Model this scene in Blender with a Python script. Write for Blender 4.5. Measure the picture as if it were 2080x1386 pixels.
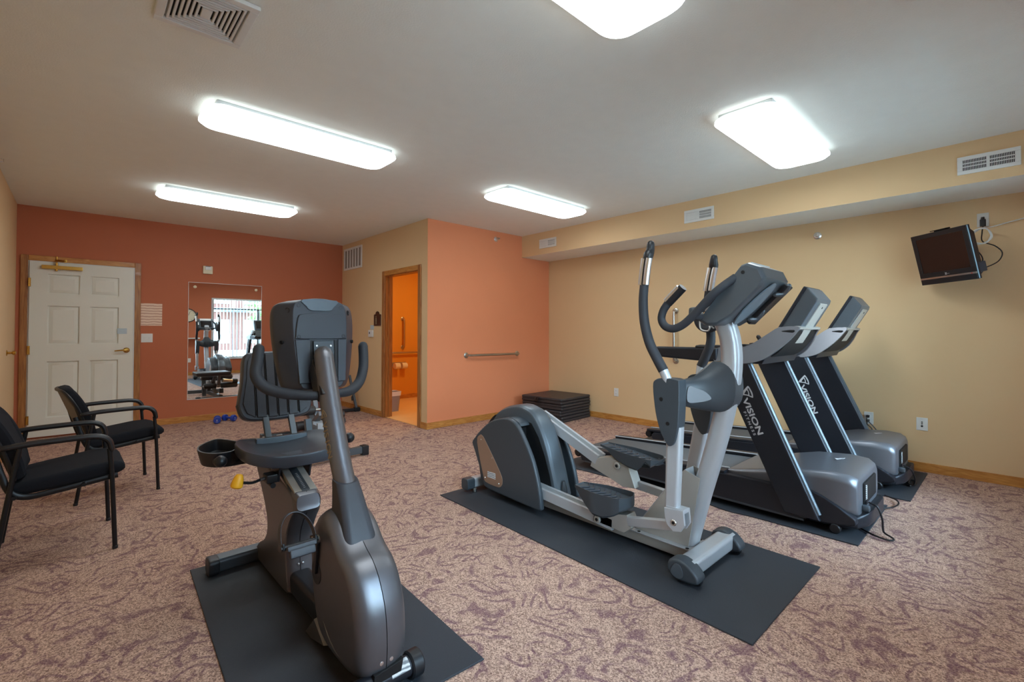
import bpy, bmesh, math, random
from mathutils import Vector, Matrix
random.seed(7)
for o in list(bpy.data.objects): bpy.data.objects.remove(o, do_unlink=True)
sc = bpy.context.scene
COL = sc.collection
PI = math.pi
def lin(c):
    c = c/255.0
    return c/12.92 if c <= .04045 else ((c+.055)/1.055)**2.4
def rgb(t): return (lin(t[0]), lin(t[1]), lin(t[2]), 1)

# ------------------------------------------------------------------ camera
CAM_H = 1.24
cd = bpy.data.cameras.new('camera'); cam = bpy.data.objects.new('camera', cd); COL.objects.link(cam)
yaw, pitch, roll = math.radians(42.902), math.radians(.886), math.radians(.065)
fw = Vector((math.sin(yaw)*math.cos(pitch), math.cos(yaw)*math.cos(pitch), math.sin(pitch)))
rt = Vector((math.cos(yaw), -math.sin(yaw), 0)); up = rt.cross(fw)
rt2 = math.cos(roll)*rt+math.sin(roll)*up; up2 = -math.sin(roll)*rt+math.cos(roll)*up
cam.matrix_world = Matrix(((rt2.x, up2.x, -fw.x, 0), (rt2.y, up2.y, -fw.y, 0), (rt2.z, up2.z, -fw.z, CAM_H), (0, 0, 0, 1)))
cd.sensor_width = 36; cd.sensor_fit = 'HORIZONTAL'
cd.lens = 948.74*36/2080; cd.shift_y = -(693-659.21)/2080
cd.clip_start = .02; cd.clip_end = 200
sc.camera = cam

# ------------------------------------------------------------------ world, exposure
EXPOSURE = 0.55
LAMP = 7.6         # radiance of the fluorescent diffusers
SKY = 24.0
w = bpy.data.worlds.new('sky'); sc.world = w; w.use_nodes = True
nt = w.node_tree; nt.nodes.clear()
wo = nt.nodes.new('ShaderNodeOutputWorld'); bg = nt.nodes.new('ShaderNodeBackground')
tc = nt.nodes.new('ShaderNodeTexCoord'); sx = nt.nodes.new('ShaderNodeSeparateXYZ'); cr = nt.nodes.new('ShaderNodeValToRGB')
cr.color_ramp.elements[0].position = 0.0; cr.color_ramp.elements[0].color = (.70, .87, 1, 1)
cr.color_ramp.elements[1].position = .8; cr.color_ramp.elements[1].color = (.46, .70, 1, 1)
nt.links.new(tc.outputs['Generated'], sx.inputs[0]); nt.links.new(sx.outputs['Z'], cr.inputs[0])
nt.links.new(cr.outputs[0], bg.inputs[0]); nt.links.new(bg.outputs[0], wo.inputs[0])
bg.inputs[1].default_value = SKY
vs = sc.view_settings
sc.display_settings.display_device = 'sRGB'
vs.view_transform = 'Standard'; vs.look = 'None'; vs.gamma = 1; vs.exposure = EXPOSURE; vs.use_curve_mapping = False
WARM = 16.0         # bathroom lamp (W)

# ------------------------------------------------------------------ room numbers (metres)
XL, YB, XB, YO, XR, XS, ZS, ZC, YF = -.521, 7.684, 3.247, 5.071, 5.518, 4.915, 2.361, 2.682, -.45
WX0, WX1, WZ0, WZ1 = 2.82, 4.75, .45, 2.21     # windows in the front wall
VX0, VX1 = .62, 1.72
# portals that help the renderer find the sky through the windows
for wa, wb in ((WX0, WX1), (VX0, VX1)):
    pl = bpy.data.lights.new('window_portal', 'AREA'); pl.shape = 'RECTANGLE'; pl.size = wb-wa; pl.size_y = WZ1-WZ0
    pl.cycles.is_portal = True
    po = bpy.data.objects.new('window_portal', pl); COL.objects.link(po)
    po.location = ((wa+wb)/2, YF-.115, (WZ0+WZ1)/2); po.rotation_euler = (PI/2, 0, 0)
# warm lamp of the bathroom
bl = bpy.data.lights.new('bathroom_lamp', 'AREA'); bl.shape = 'DISK'; bl.size = .35; bl.energy = WARM; bl.color = (1, .70, .30)
bo = bpy.data.objects.new('bathroom_lamp', bl); COL.objects.link(bo); bo.location = (4.3, 6.2, ZC-.05)

# ------------------------------------------------------------------ materials
MATS = {}
def mat(name, col, rough=.5, metal=0, var=.05, scale=30, bump=0, bscale=300, coat=0, spec=.5, emit=None, estr=0):
    if name in MATS: return MATS[name]
    m = bpy.data.materials.new(name); m.use_nodes = True; t = m.node_tree
    b = t.nodes['Principled BSDF']
    b.inputs['Roughness'].default_value = rough; b.inputs['Metallic'].default_value = metal
    b.inputs['Specular IOR Level'].default_value = spec
    b.inputs['Coat Weight'].default_value = coat; b.inputs['Coat Roughness'].default_value = .1
    c = rgb(col)
    tc = t.nodes.new('ShaderNodeTexCoord'); nz = t.nodes.new('ShaderNodeTexNoise')
    nz.inputs['Scale'].default_value = scale; nz.inputs['Detail'].default_value = 4
    t.links.new(tc.outputs['Object'], nz.inputs['Vector'])
    mx = t.nodes.new('ShaderNodeMix'); mx.data_type = 'RGBA'
    mx.inputs[6].default_value = tuple(max(0, v*(1-var)) for v in c[:3])+(1,)
    mx.inputs[7].default_value = tuple(min(1, v*(1+var)) for v in c[:3])+(1,)
    t.links.new(nz.outputs['Fac'], mx.inputs[0]); t.links.new(mx.outputs[2], b.inputs['Base Color'])
    if bump:
        n2 = t.nodes.new('ShaderNodeTexNoise'); n2.inputs['Scale'].default_value = bscale; n2.inputs['Detail'].default_value = 3
        t.links.new(tc.outputs['Object'], n2.inputs['Vector'])
        bp = t.nodes.new('ShaderNodeBump'); bp.inputs['Strength'].default_value = bump; bp.inputs['Distance'].default_value = .004
        t.links.new(n2.outputs['Fac'], bp.inputs['Height']); t.links.new(bp.outputs[0], b.inputs['Normal'])
    if emit:
        b.inputs['Emission Color'].default_value = rgb(emit); b.inputs['Emission Strength'].default_value = estr
    MATS[name] = m
    return m
def wood(name, col, dark, stretch):
    m = bpy.data.materials.new(name); m.use_nodes = True; t = m.node_tree; b = t.nodes['Principled BSDF']
    tc = t.nodes.new('ShaderNodeTexCoord'); mp = t.nodes.new('ShaderNodeMapping'); mp.inputs['Scale'].default_value = stretch
    nz = t.nodes.new('ShaderNodeTexNoise'); nz.inputs['Scale'].default_value = 6; nz.inputs['Detail'].default_value = 6; nz.inputs['Distortion'].default_value = 1.2
    cr = t.nodes.new('ShaderNodeValToRGB'); cr.color_ramp.elements[0].position = .35; cr.color_ramp.elements[1].position = .65
    cr.color_ramp.elements[0].color = rgb(dark); cr.color_ramp.elements[1].color = rgb(col)
    t.links.new(tc.outputs['Object'], mp.inputs[0]); t.links.new(mp.outputs[0], nz.inputs['Vector'])
    t.links.new(nz.outputs['Fac'], cr.inputs[0]); t.links.new(cr.outputs[0], b.inputs['Base Color'])
    b.inputs['Roughness'].default_value = .38; b.inputs['Coat Weight'].default_value = .15
    bp = t.nodes.new('ShaderNodeBump'); bp.inputs['Strength'].default_value = .08; bp.inputs['Distance'].default_value = .002
    t.links.new(nz.outputs['Fac'], bp.inputs['Height']); t.links.new(bp.outputs[0], b.inputs['Normal'])
    MATS[name] = m; return m
def carpet():
    m = bpy.data.materials.new('patterned_carpet'); m.use_nodes = True; t = m.node_tree; b = t.nodes['Principled BSDF']
    L = t.links.new; N = t.nodes.new
    b.inputs['Roughness'].default_value = .95; b.inputs['Specular IOR Level'].default_value = .1
    tc = N('ShaderNodeTexCoord')
    def noise(scale, detail=2, dist=0):
        n = N('ShaderNodeTexNoise'); n.inputs['Scale'].default_value = scale; n.inputs['Detail'].default_value = detail
        n.inputs['Distortion'].default_value = dist; L(tc.outputs['Object'], n.inputs['Vector']); return n.outputs['Fac']
    def math_(op, a, bb=None, c=None):
        n = N('ShaderNodeMath'); n.operation = op
        for i, v in enumerate((a, bb, c)):
            if v is None: continue
            if isinstance(v, (int, float)): n.inputs[i].default_value = v
            else: L(v, n.inputs[i])
        return n.outputs[0]
    def lines(scale, rep, width, off):
        v = math_('ADD', noise(scale, 1, .25), off)
        d = math_('ABSOLUTE', math_('SUBTRACT', math_('FRACT', math_('MULTIPLY', v, rep)), .5))
        n = N('ShaderNodeMapRange'); n.interpolation_type = 'SMOOTHSTEP'
        n.inputs['From Min'].default_value = width; n.inputs['From Max'].default_value = width*.35
        L(d, n.inputs['Value']); return n.outputs['Result']
    def mask(scale, lo, hi):
        n = N('ShaderNodeMapRange'); n.interpolation_type = 'SMOOTHSTEP'
        n.inputs['From Min'].default_value = lo; n.inputs['From Max'].default_value = hi
        L(noise(scale, 2), n.inputs['Value']); return n.outputs['Result']
    l1 = math_('MULTIPLY', lines(2.6, 14, .24, 0), mask(10, .43, .57))
    l2 = math_('MULTIPLY', lines(3.9, 10, .22, 3.7), mask(9, .47, .60))
    ll = math_('MAXIMUM', l1, l2)
    sp = N('ShaderNodeTexVoronoi'); sp.inputs['Scale'].default_value = 210; L(tc.outputs['Object'], sp.inputs['Vector'])
    sv = N('ShaderNodeSeparateColor'); L(sp.outputs['Color'], sv.inputs[0])
    f1 = math_('MULTIPLY', ll, math_('MULTIPLY_ADD', sv.outputs[0], .75, .45))
    f1 = math_('MINIMUM', f1, 1.0)
    # loop speckle between two tans
    mx0 = N('ShaderNodeMix'); mx0.data_type = 'RGBA'; mx0.inputs[6].default_value = rgb((126, 96, 85)); mx0.inputs[7].default_value = rgb((219, 182, 160))
    L(sv.outputs[1], mx0.inputs[0])
    mx = N('ShaderNodeMix'); mx.data_type = 'RGBA'; mx.inputs[7].default_value = rgb((106, 70, 84))
    L(math_('MULTIPLY', f1, .76), mx.inputs[0]); L(mx0.outputs[2], mx.inputs[6])
    L(mx.outputs[2], b.inputs['Base Color'])
    bp = N('ShaderNodeBump'); bp.inputs['Strength'].default_value = .5; bp.inputs['Distance'].default_value = .004
    L(sp.outputs['Distance'], bp.inputs['Height']); L(bp.outputs[0], b.inputs['Normal'])
    MATS['carpet'] = m; return m

M_BEIGE = mat('beige_wall_paint', (224, 191, 147), .7, var=.02, scale=3, bump=.06, bscale=220, spec=.3)
M_RED = mat('brick_red_wall_paint', (188, 108, 74), .65, var=.03, scale=3, bump=.06, bscale=220, spec=.3)
M_ORANGE = mat('orange_wall_paint', (226, 142, 100), .65, var=.03, scale=3, bump=.06, bscale=220, spec=.3)
M_MUSTARD = mat('bathroom_wall_paint', (224, 156, 60), .6, var=.02, scale=3, spec=.3)
M_CEIL = mat('ceiling_paint', (237, 237, 229), .85, var=.03, scale=9, bump=.35, bscale=110, spec=.2)
M_CARPET = carpet()
M_OAKX = wood('honey_oak', (206, 146, 74), (176, 112, 48), (1, 1, 7))
M_OAKV = wood('oak_casing', (180, 122, 64), (146, 90, 42), (7, 7, .6))
M_BFLOOR = mat('bathroom_vinyl', (232, 190, 130), .4, var=.06, scale=5)
M_WHITE = mat('white_plastic', (226, 226, 222), .4, var=.02)
M_DOOR = mat('door_paint', (226, 224, 212), .45, var=.02, scale=8, bump=.03)
M_BRASS = mat('brass', (205, 165, 85), .25, 1, var=.08)
M_STEEL = mat('brushed_steel', (190, 188, 182), .3, 1, var=.06)
M_CHROME = mat('chrome', (226, 228, 230), .28, 1, var=.03)
M_BLACK = mat('black_plastic', (24, 26, 30), .42, var=.1)
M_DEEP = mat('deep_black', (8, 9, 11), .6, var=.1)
M_BLKMET = mat('black_powder_metal', (26, 27, 30), .38, .3, var=.1)
M_FABRIC = mat('black_fabric', (26, 28, 34), .9, var=.15, scale=200, bump=.3, bscale=600, spec=.2)
M_RUBBER = mat('rubber_mat', (50, 54, 60), .62, var=.16, scale=260, bump=.5, bscale=380, spec=.4)
M_CHAR = mat('charcoal_metallic', (112, 112, 116), .38, .72, var=.05)
M_CHARP = mat('charcoal_textured', (58, 60, 66), .48, 0, var=.06, bump=.08, bscale=500)
M_BIKEC = mat('console_back_plastic', (50, 54, 62), .45, 0, var=.06, bump=.05, bscale=600)
M_VINYL = mat('dark_vinyl', (58, 62, 70), .38, 0, var=.08, bump=.06, bscale=400)
M_SLATE = mat('slate_plastic', (88, 97, 104), .36, .35, var=.04)
M_SLATED = mat('dark_slate_plastic', (62, 69, 75), .42, .1, var=.05)
M_SILVER = mat('silver_paint', (186, 190, 194), .38, .35, var=.03)
M_SILV2 = mat('warm_silver', (176, 172, 164), .42, .35, var=.03)
M_FOAM = mat('grip_foam', (44, 47, 53), .65, 0, var=.08)
M_TANP = mat('bronze_panel', (164, 138, 118), .38, .5, var=.04)
M_TMGREY = mat('treadmill_hood_grey', (118, 120, 126), .36, .5, var=.03)
M_TMDARK = mat('treadmill_dark', (40, 43, 50), .4, .3, var=.06)
M_BELT = mat('running_belt', (84, 86, 88), .6, 0, var=.1, scale=120, bump=.15, bscale=500)
M_YELLOW = mat('yellow_knob', (245, 176, 32), .45)
M_BLUE = mat('blue_vinyl', (28, 62, 160), .4)
M_CREAM = mat('cream_plastic', (226, 214, 184), .45)
M_SCREEN = mat('dark_screen', (26, 22, 22), .16, 0, var=.02)
M_MATV = mat('black_mat_vinyl', (50, 49, 52), .45, 0, var=.1, bump=.1, bscale=60)
M_GOLD = mat('gold_print', (142, 124, 96), .5)
M_LOGO = mat('silver_print', (196, 196, 198), .5)
M_DKWOOD = mat('dark_wood_sign', (70, 38, 24), .5, var=.15)
M_PAPER = None
M_LAMP = mat('lit_diffuser', (240, 244, 246), .5, emit=(238, 249, 253), estr=LAMP)
M_RIM = mat('lit_diffuser_rim', (240, 244, 246), .5, emit=(238, 249, 253), estr=LAMP*.16)
M_LAMPPAN = mat('lamp_pan', (200, 204, 204), .5)
M_GREYBIN = mat('grey_bin', (150, 145, 142), .5)
M_TISSUE = mat('tissue_paper', (236, 222, 200), .9)
def glass_mat():
    m = bpy.data.materials.new('window_glass'); m.use_nodes = True; t = m.node_tree; t.nodes.remove(t.nodes['Principled BSDF'])
    o = t.nodes['Material Output']; a = t.nodes.new('ShaderNodeBsdfTransparent'); g = t.nodes.new('ShaderNodeBsdfGlossy'); g.inputs['Roughness'].default_value = .02
    a.inputs[0].default_value = (.93, .97, .97, 1)
    f = t.nodes.new('ShaderNodeFresnel'); f.inputs[0].default_value = 1.45; mx = t.nodes.new('ShaderNodeMixShader')
    t.links.new(f.outputs[0], mx.inputs[0]); t.links.new(a.outputs[0], mx.inputs[1]); t.links.new(g.outputs[0], mx.inputs[2]); t.links.new(mx.outputs[0], o.inputs[0])
    return m
M_GLASS = glass_mat()
def mirror_mat():
    m = bpy.data.materials.new('mirror_silvering'); m.use_nodes = True; t = m.node_tree; b = t.nodes['Principled BSDF']
    b.inputs['Metallic'].default_value = 1; b.inputs['Roughness'].default_value = 0
    nz = t.nodes.new('ShaderNodeTexNoise'); nz.inputs['Scale'].default_value = 1.5
    cr = t.nodes.new('ShaderNodeValToRGB'); cr.color_ramp.elements[0].color = (.9, .93, .92, 1); cr.color_ramp.elements[1].color = (.93, .95, .94, 1)
    t.links.new(nz.outputs['Fac'], cr.inputs[0]); t.links.new(cr.outputs[0], b.inputs['Base Color'])
    return m
M_MIRROR = mirror_mat()
def print_mat(name, base, ink, scale, amount):
    """paper with illegible printed lines"""
    m = bpy.data.materials.new(name); m.use_nodes = True; t = m.node_tree; b = t.nodes['Principled BSDF']; b.inputs['Roughness'].default_value = .8
    tc = t.nodes.new('ShaderNodeTexCoord'); wv = t.nodes.new('ShaderNodeTexWave'); wv.bands_direction = 'Z'
    wv.inputs['Scale'].default_value = scale; wv.inputs['Distortion'].default_value = 3.5; wv.inputs['Detail'].default_value = 3
    cr = t.nodes.new('ShaderNodeValToRGB'); cr.color_ramp.elements[0].position = .35; cr.color_ramp.elements[1].position = .75
    cr.color_ramp.elements[0].color = rgb(base); k = [base[i]*(1-amount)+ink[i]*amount for i in range(3)]; cr.color_ramp.elements[1].color = rgb(k)
    t.links.new(tc.outputs['Object'], wv.inputs['Vector']); t.links.new(wv.outputs['Fac'], cr.inputs[0]); t.links.new(cr.outputs[0], b.inputs['Base Color'])
    return m
M_PAPER = print_mat('printed_paper', (240, 214, 190), (196, 150, 130), 9, .7)
M_NOTE = print_mat('faint_sticker', (196, 208, 212), (150, 170, 184), 22, .6)
M_LABEL = print_mat('spec_label', (214, 214, 212), (70, 76, 84), 26, .6)

# ------------------------------------------------------------------ geometry helpers (all in world coordinates)
def cat(pts, n=6, closed=False):
    """Catmull-Rom through points"""
    P = [Vector(p) for p in pts]; out = []
    m = len(P)
    rng = range(m) if closed else range(m-1)
    for i in rng:
        p0 = P[(i-1) % m] if closed or i > 0 else P[0]*2-P[1]
        p1 = P[i]; p2 = P[(i+1) % m]
        p3 = P[(i+2) % m] if closed or i+2 < m else P[-1]*2-P[-2]
        for k in range(n):
            t = k/n
            out.append(.5*((2*p1)+(-p0+p2)*t+(2*p0-5*p1+4*p2-p3)*t*t+(-p0+3*p1-3*p2+p3)*t**3))
    if not closed: out.append(P[-1])
    return out
def cat2(pts, n=5, closed=True):
    return [(v.x, v.y) for v in cat([(p[0], p[1], 0) for p in pts], n, closed)]
def rrect(cx, cy, w, h, r, n=4):
    r = min(r, w/2-1e-4, h/2-1e-4); out = []
    for (sx, sy, a0) in ((1, 1, 0), (-1, 1, 90), (-1, -1, 180), (1, -1, 270)):
        for k in range(n+1):
            a = math.radians(a0+90*k/n)
            out.append((cx+sx*(w/2-r)+r*math.cos(a), cy+sy*(h/2-r)+r*math.sin(a)))
    return out
class G:
    def __init__(s): s.bm = bmesh.new()
    def _add(s, tb, M=None):
        if M: bmesh.ops.transform(tb, matrix=M, verts=tb.verts)
        bmesh.ops.recalc_face_normals(tb, faces=tb.faces)
        me = bpy.data.meshes.new('tmp'); tb.to_mesh(me); tb.free(); s.bm.from_mesh(me); bpy.data.meshes.remove(me); return s
    def box(s, x0, x1, y0, y1, z0, z1, bev=0, seg=2, M=None):
        tb = bmesh.new(); bmesh.ops.create_cube(tb, size=1)
        for v in tb.verts: v.co = ((x0+x1)/2+v.co.x*(x1-x0), (y0+y1)/2+v.co.y*(y1-y0), (z0+z1)/2+v.co.z*(z1-z0))
        if bev: bmesh.ops.bevel(tb, geom=tb.edges[:], offset=bev, segments=seg, profile=.5, affect='EDGES', clamp_overlap=True)
        return s._add(tb, M)
    def prism(s, poly, ax, a, b, bev=0, seg=2, M=None, cap2=None):
        """poly extruded along ax from a to b; cap2: second outline for a tapered prism"""
        f = {'x': lambda p, t: (t, p[0], p[1]), 'y': lambda p, t: (p[0], t, p[1]), 'z': lambda p, t: (p[0], p[1], t)}[ax]
        tb = bmesh.new(); q = cap2 or poly
        A = [tb.verts.new(f(p, a)) for p in poly]; B = [tb.verts.new(f(p, b)) for p in q]; n = len(poly)
        tb.faces.new(A); tb.faces.new(B[::-1])
        for i in range(n): tb.faces.new((A[i], B[i], B[(i+1) % n], A[(i+1) % n]))
        bmesh.ops.recalc_face_normals(tb, faces=tb.faces)
        if bev:
            sA = set(A); sB = set(B)
            E = [e for e in tb.edges if (e.verts[0] in sA and e.verts[1] in sA) or (e.verts[0] in sB and e.verts[1] in sB)]
            bmesh.ops.bevel(tb, geom=E, offset=bev, segments=seg, profile=.5, affect='EDGES', clamp_overlap=True)
        return s._add(tb, M)
    def loft(s, rings, cap=True, closed=False, M=None):
        tb = bmesh.new(); R = [[tb.verts.new(p) for p in r] for r in rings]; n = len(R[0]); m = len(R)
        for i in range(m if closed else m-1):
            a, b = R[i], R[(i+1) % m]
            for k in range(n): tb.faces.new((a[k], a[(k+1) % n], b[(k+1) % n], b[k]))
        if cap and not closed: tb.faces.new(R[0]); tb.faces.new(R[-1][::-1])
        return s._add(tb, M)
    def tube(s, pts, r, seg=12, sm=0, cap=True, closed=False, squash=None, dome=False):
        P = [Vector(p) for p in pts]; rr = r if isinstance(r, (list, tuple)) else [r]*len(P)
        if sm:
            n0 = len(P); Q = cat(P, sm, closed)
            r2 = []
            for i in range(len(Q)):
                t = i/sm; k = int(t); fr = t-k; r2.append(rr[k % n0]*(1-fr)+rr[(k+1) % n0 if closed else min(k+1, n0-1)]*fr)
            P, rr = Q, r2
        if dome and not closed:
            d0 = (P[0]-P[1]).normalized(); d1 = (P[-1]-P[-2]).normalized(); r0, r1 = rr[0], rr[-1]
            pre = [P[0]+d0*r0*math.sin(a) for a in (1.45, 1.1, .6)]; prr = [r0*math.cos(a) for a in (1.45, 1.1, .6)]
            post = [P[-1]+d1*r1*math.sin(a) for a in (.6, 1.1, 1.45)]; porr = [r1*math.cos(a) for a in (.6, 1.1, 1.45)]
            P = pre+P+post; rr = prr+list(rr)+porr
        m = len(P); rings = []; u = None
        for i in range(m):
            a = P[(i-1) % m] if closed or i > 0 else P[i]; b = P[(i+1) % m] if closed or i < m-1 else P[i]
            t = (b-a).normalized()
            if u is None:
                h = Vector((0, 0, 1)) if abs(t.z) < .9 else Vector((1, 0, 0)); u = (h-t*h.dot(t)).normalized()
            else:
                u = u-t*u.dot(t); u.normalize()
            v = t.cross(u)
            k1, k2 = squash or (1, 1)
            rings.append([P[i]+(u*math.cos(2*PI*k/seg)*k1+v*math.sin(2*PI*k/seg)*k2)*rr[i] for k in range(seg)])
        return s.loft(rings, cap, closed)
    def lathe(s, prof, o, ax, seg=20):
        """prof: (radius, height) along ax from o"""
        ax = Vector(ax).normalized(); o = Vector(o); h = Vector((0, 0, 1)) if abs(ax.z) < .9 else Vector((1, 0, 0))
        u = (h-ax*h.dot(ax)).normalized(); v = ax.cross(u)
        rings = [[o+ax*z+(u*math.cos(2*PI*k/seg)+v*math.sin(2*PI*k/seg))*max(r, 1e-4) for k in range(seg)] for r, z in prof]
        return s.loft(rings)
    def cyl(s, a, b, r, seg=14, bev=0):
        a, b = Vector(a), Vector(b); L = (b-a).length; e = min(bev, L/3)
        pr = [(r-e, 0), (r, e), (r, L-e), (r-e, L)] if bev else [(r, 0), (r, L)]
        return s.lathe(pr, a, b-a, seg)
    def ball(s, c, r, sc=(1, 1, 1), seg=16, M=None):
        tb = bmesh.new(); bmesh.ops.create_uvsphere(tb, u_segments=seg, v_segments=seg//2+2, radius=r)
        for v in tb.verts: v.co = (c[0]+v.co.x*sc[0], c[1]+v.co.y*sc[1], c[2]+v.co.z*sc[2])
        return s._add(tb, M)
    def obb(s, a, b, w, h, side=(1, 0, 0), bev=0):
        """box bar from a to b, width w along side, height h"""
        a, b = Vector(a), Vector(b); t = (b-a); L = t.length; t.normalize(); sd = Vector(side); sd = (sd-t*sd.dot(t)).normalized(); n = t.cross(sd)
        M = Matrix(((sd.x, t.x, n.x, a.x), (sd.y, t.y, n.y, a.y), (sd.z, t.z, n.z, a.z), (0, 0, 0, 1)))
        return s.box(-w/2, w/2, 0, L, -h/2, h/2, bev, 2, M)
    def text(s, txt, o, right, upv, size, depth=.0012, bold=.0, stretch=1, width=None):
        cu = bpy.data.curves.new('txt', 'FONT'); cu.body = txt; cu.size = size; cu.extrude = depth/2; cu.offset = bold; cu.resolution_u = 3
        ob = bpy.data.objects.new('txt', cu); COL.objects.link(ob); bpy.context.view_layer.update()
        me = bpy.data.meshes.new_from_object(ob.evaluated_get(bpy.context.evaluated_depsgraph_get()))
        tb = bmesh.new(); tb.from_mesh(me); bpy.data.meshes.remove(me); bpy.data.objects.remove(ob); bpy.data.curves.remove(cu)
        if width: xs_ = [v.co.x for v in tb.verts]; stretch = width/(max(xs_)-min(xs_))
        r = Vector(right).normalized(); u = Vector(upv); u = (u-r*u.dot(r)).normalized(); n = r.cross(u); o = Vector(o)
        M = Matrix(((r.x, u.x, n.x, o.x), (r.y, u.y, n.y, o.y), (r.z, u.z, n.z, o.z), (0, 0, 0, 1))) @ Matrix.Diagonal((stretch, 1, 1, 1))
        return s._add(tb, M)
    def plate(s, loop, o, right, upv, depth=.0012, hole=None):
        """flat raised outline in the plane (right, up) at o; optional hole loop with the same count"""
        r = Vector(right).normalized(); u = Vector(upv); u = (u-r*u.dot(r)).normalized(); n = r.cross(u); o = Vector(o)
        f = lambda p, d: o+r*p[0]+u*p[1]+n*d
        if hole is None: return s.loft([[f(p, 0) for p in loop], [f(p, depth) for p in loop]])
        return s.loft([[f(p, 0) for p in loop], [f(p, depth) for p in loop], [f(p, depth) for p in hole], [f(p, 0) for p in hole]], closed=True)
ROOT = {}
def finish(g, name, m, parent=None, loc=None):
    bm = g.bm; org = Vector(ROOT[parent.name]) if parent is not None else Vector(loc or (0, 0, 0))
    if org.length: bmesh.ops.translate(bm, vec=-org, verts=bm.verts)
    for f in bm.faces: f.smooth = True
    for e in bm.edges:
        if len(e.link_faces) == 2 and e.calc_face_angle(0) > math.radians(33): e.smooth = False
    me = bpy.data.meshes.new(name); bm.to_mesh(me); bm.free(); me.materials.append(m)
    o = bpy.data.objects.new(name, me); COL.objects.link(o)
    wn = o.modifiers.new('weighted_normals', 'WEIGHTED_NORMAL'); wn.keep_sharp = True; wn.weight = 80
    if parent is not None:
        o.parent = parent; ROOT[o.name] = tuple(org)
    else:
        o.location = org; ROOT[o.name] = tuple(org)
    return o
def tag(o, label, category, group=None, kind=None):
    o['label'] = label; o['category'] = category
    if group: o['group'] = group
    if kind: o['kind'] = kind
    return o
def thing(name, label, category, loc, group=None, kind=None):
    o = bpy.data.objects.new(name, None); o.empty_display_size = .1; COL.objects.link(o); o.location = loc; ROOT[o.name] = tuple(loc)
    return tag(o, label, category, group, kind)
def copy_tree(o, parent=None):
    c = o.copy(); COL.objects.link(c)
    if parent is not None: c.parent = parent
    for ch in list(o.children): copy_tree(ch, c)
    return c
def lab(o, s): o['label'] = s; return o

# ================================================================== SETTING
def struct(g, name, m, label, category):
    o = finish(g, name, m); return tag(o, label, category, kind='structure')
T = .12
struct(G().box(XL-T, XR+T, YF-T, YB+T, -.08, 0), 'floor', M_CARPET, 'tan carpet with a swirling purple brown stroke pattern', 'floor')
struct(G().box(XL-T, XR+T, YF-T, YB+T, ZC, ZC+.1), 'ceiling', M_CEIL, 'off-white lightly textured plaster ceiling', 'ceiling')
struct(G().box(XL-T, XL, YF-T, YB+T, 0, ZC), 'wall_left', M_BEIGE, 'beige wall along the left edge behind the chairs', 'wall')
struct(G().box(XL, XB, YB, YB+T, 0, ZC), 'wall_back', M_RED, 'brick red far wall with the white door and mirror', 'wall')
DY0, DY1, DZ = 5.275, 6.185, 2.045          # bathroom doorway
g = G(); g.box(XB, XB+.11, YO+.001, DY0, 0, ZC); g.box(XB, XB+.11, DY1, YB, 0, ZC); g.box(XB, XB+.11, DY0, DY1, DZ, ZC)
struct(g, 'wall_inner', M_BEIGE, 'beige wall pierced by the bathroom doorway', 'wall')
struct(G().box(XB+.0005, XR, YO, YO+.11, 0, ZC), 'wall_middle', M_ORANGE, 'bright orange wall with a steel grab bar', 'wall')
struct(G().box(XR, XR+T, YF-T, YB+T, 0, ZC), 'wall_right', M_BEIGE, 'long beige wall behind the treadmills', 'wall')
g = G(); g.box(XL, VX0, YF-T, YF, 0, ZC); g.box(VX1, WX0, YF-T, YF, 0, ZC); g.box(VX0, VX1, YF-T, YF, 0, WZ0); g.box(VX0, VX1, YF-T, YF, WZ1, ZC); g.box(WX1, XR, YF-T, YF, 0, ZC); g.box(WX0, WX1, YF-T, YF, 0, WZ0); g.box(WX0, WX1, YF-T, YF, WZ1, ZC)
struct(g, 'wall_front', M_RED, 'brick red wall with the window, seen in the mirror', 'wall')
g = G(); g.box(XS, XR, YF, YO, ZS, ZC)
sof = struct(g, 'wall_soffit', M_BEIGE, 'beige boxed soffit along the top of the right wall', 'soffit')
sof.data.materials.append(M_CEIL)
for p in sof.data.polygons:
    if p.normal.z < -.9: p.material_index = 1
# bathroom shell
struct(G().box(XB+.11, XR, YB, YB+T, 0, ZC), 'wall_bathroom', M_MUSTARD, 'orange lit far wall inside the bathroom', 'wall')
g = G(); g.box(XB+.11, XB+.115, DY1, YB, 0, ZC); g.box(XB+.11, XB+.115, YO+.11, DY0, 0, ZC); g.box(XR-.005, XR, YO+.11, YB, 0, ZC); g.box(XB+.115, XR-.005, YO+.11, YO+.115, 0, ZC)
struct(g, 'wall_bathroom_lining', M_MUSTARD, 'orange painted side walls of the bathroom', 'wall')
struct(G().box(XB+.02, XR, YO+.11, YB, 0, .006), 'floor_bathroom', M_BFLOOR, 'pale vinyl floor seen through the bathroom doorway', 'floor')
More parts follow.
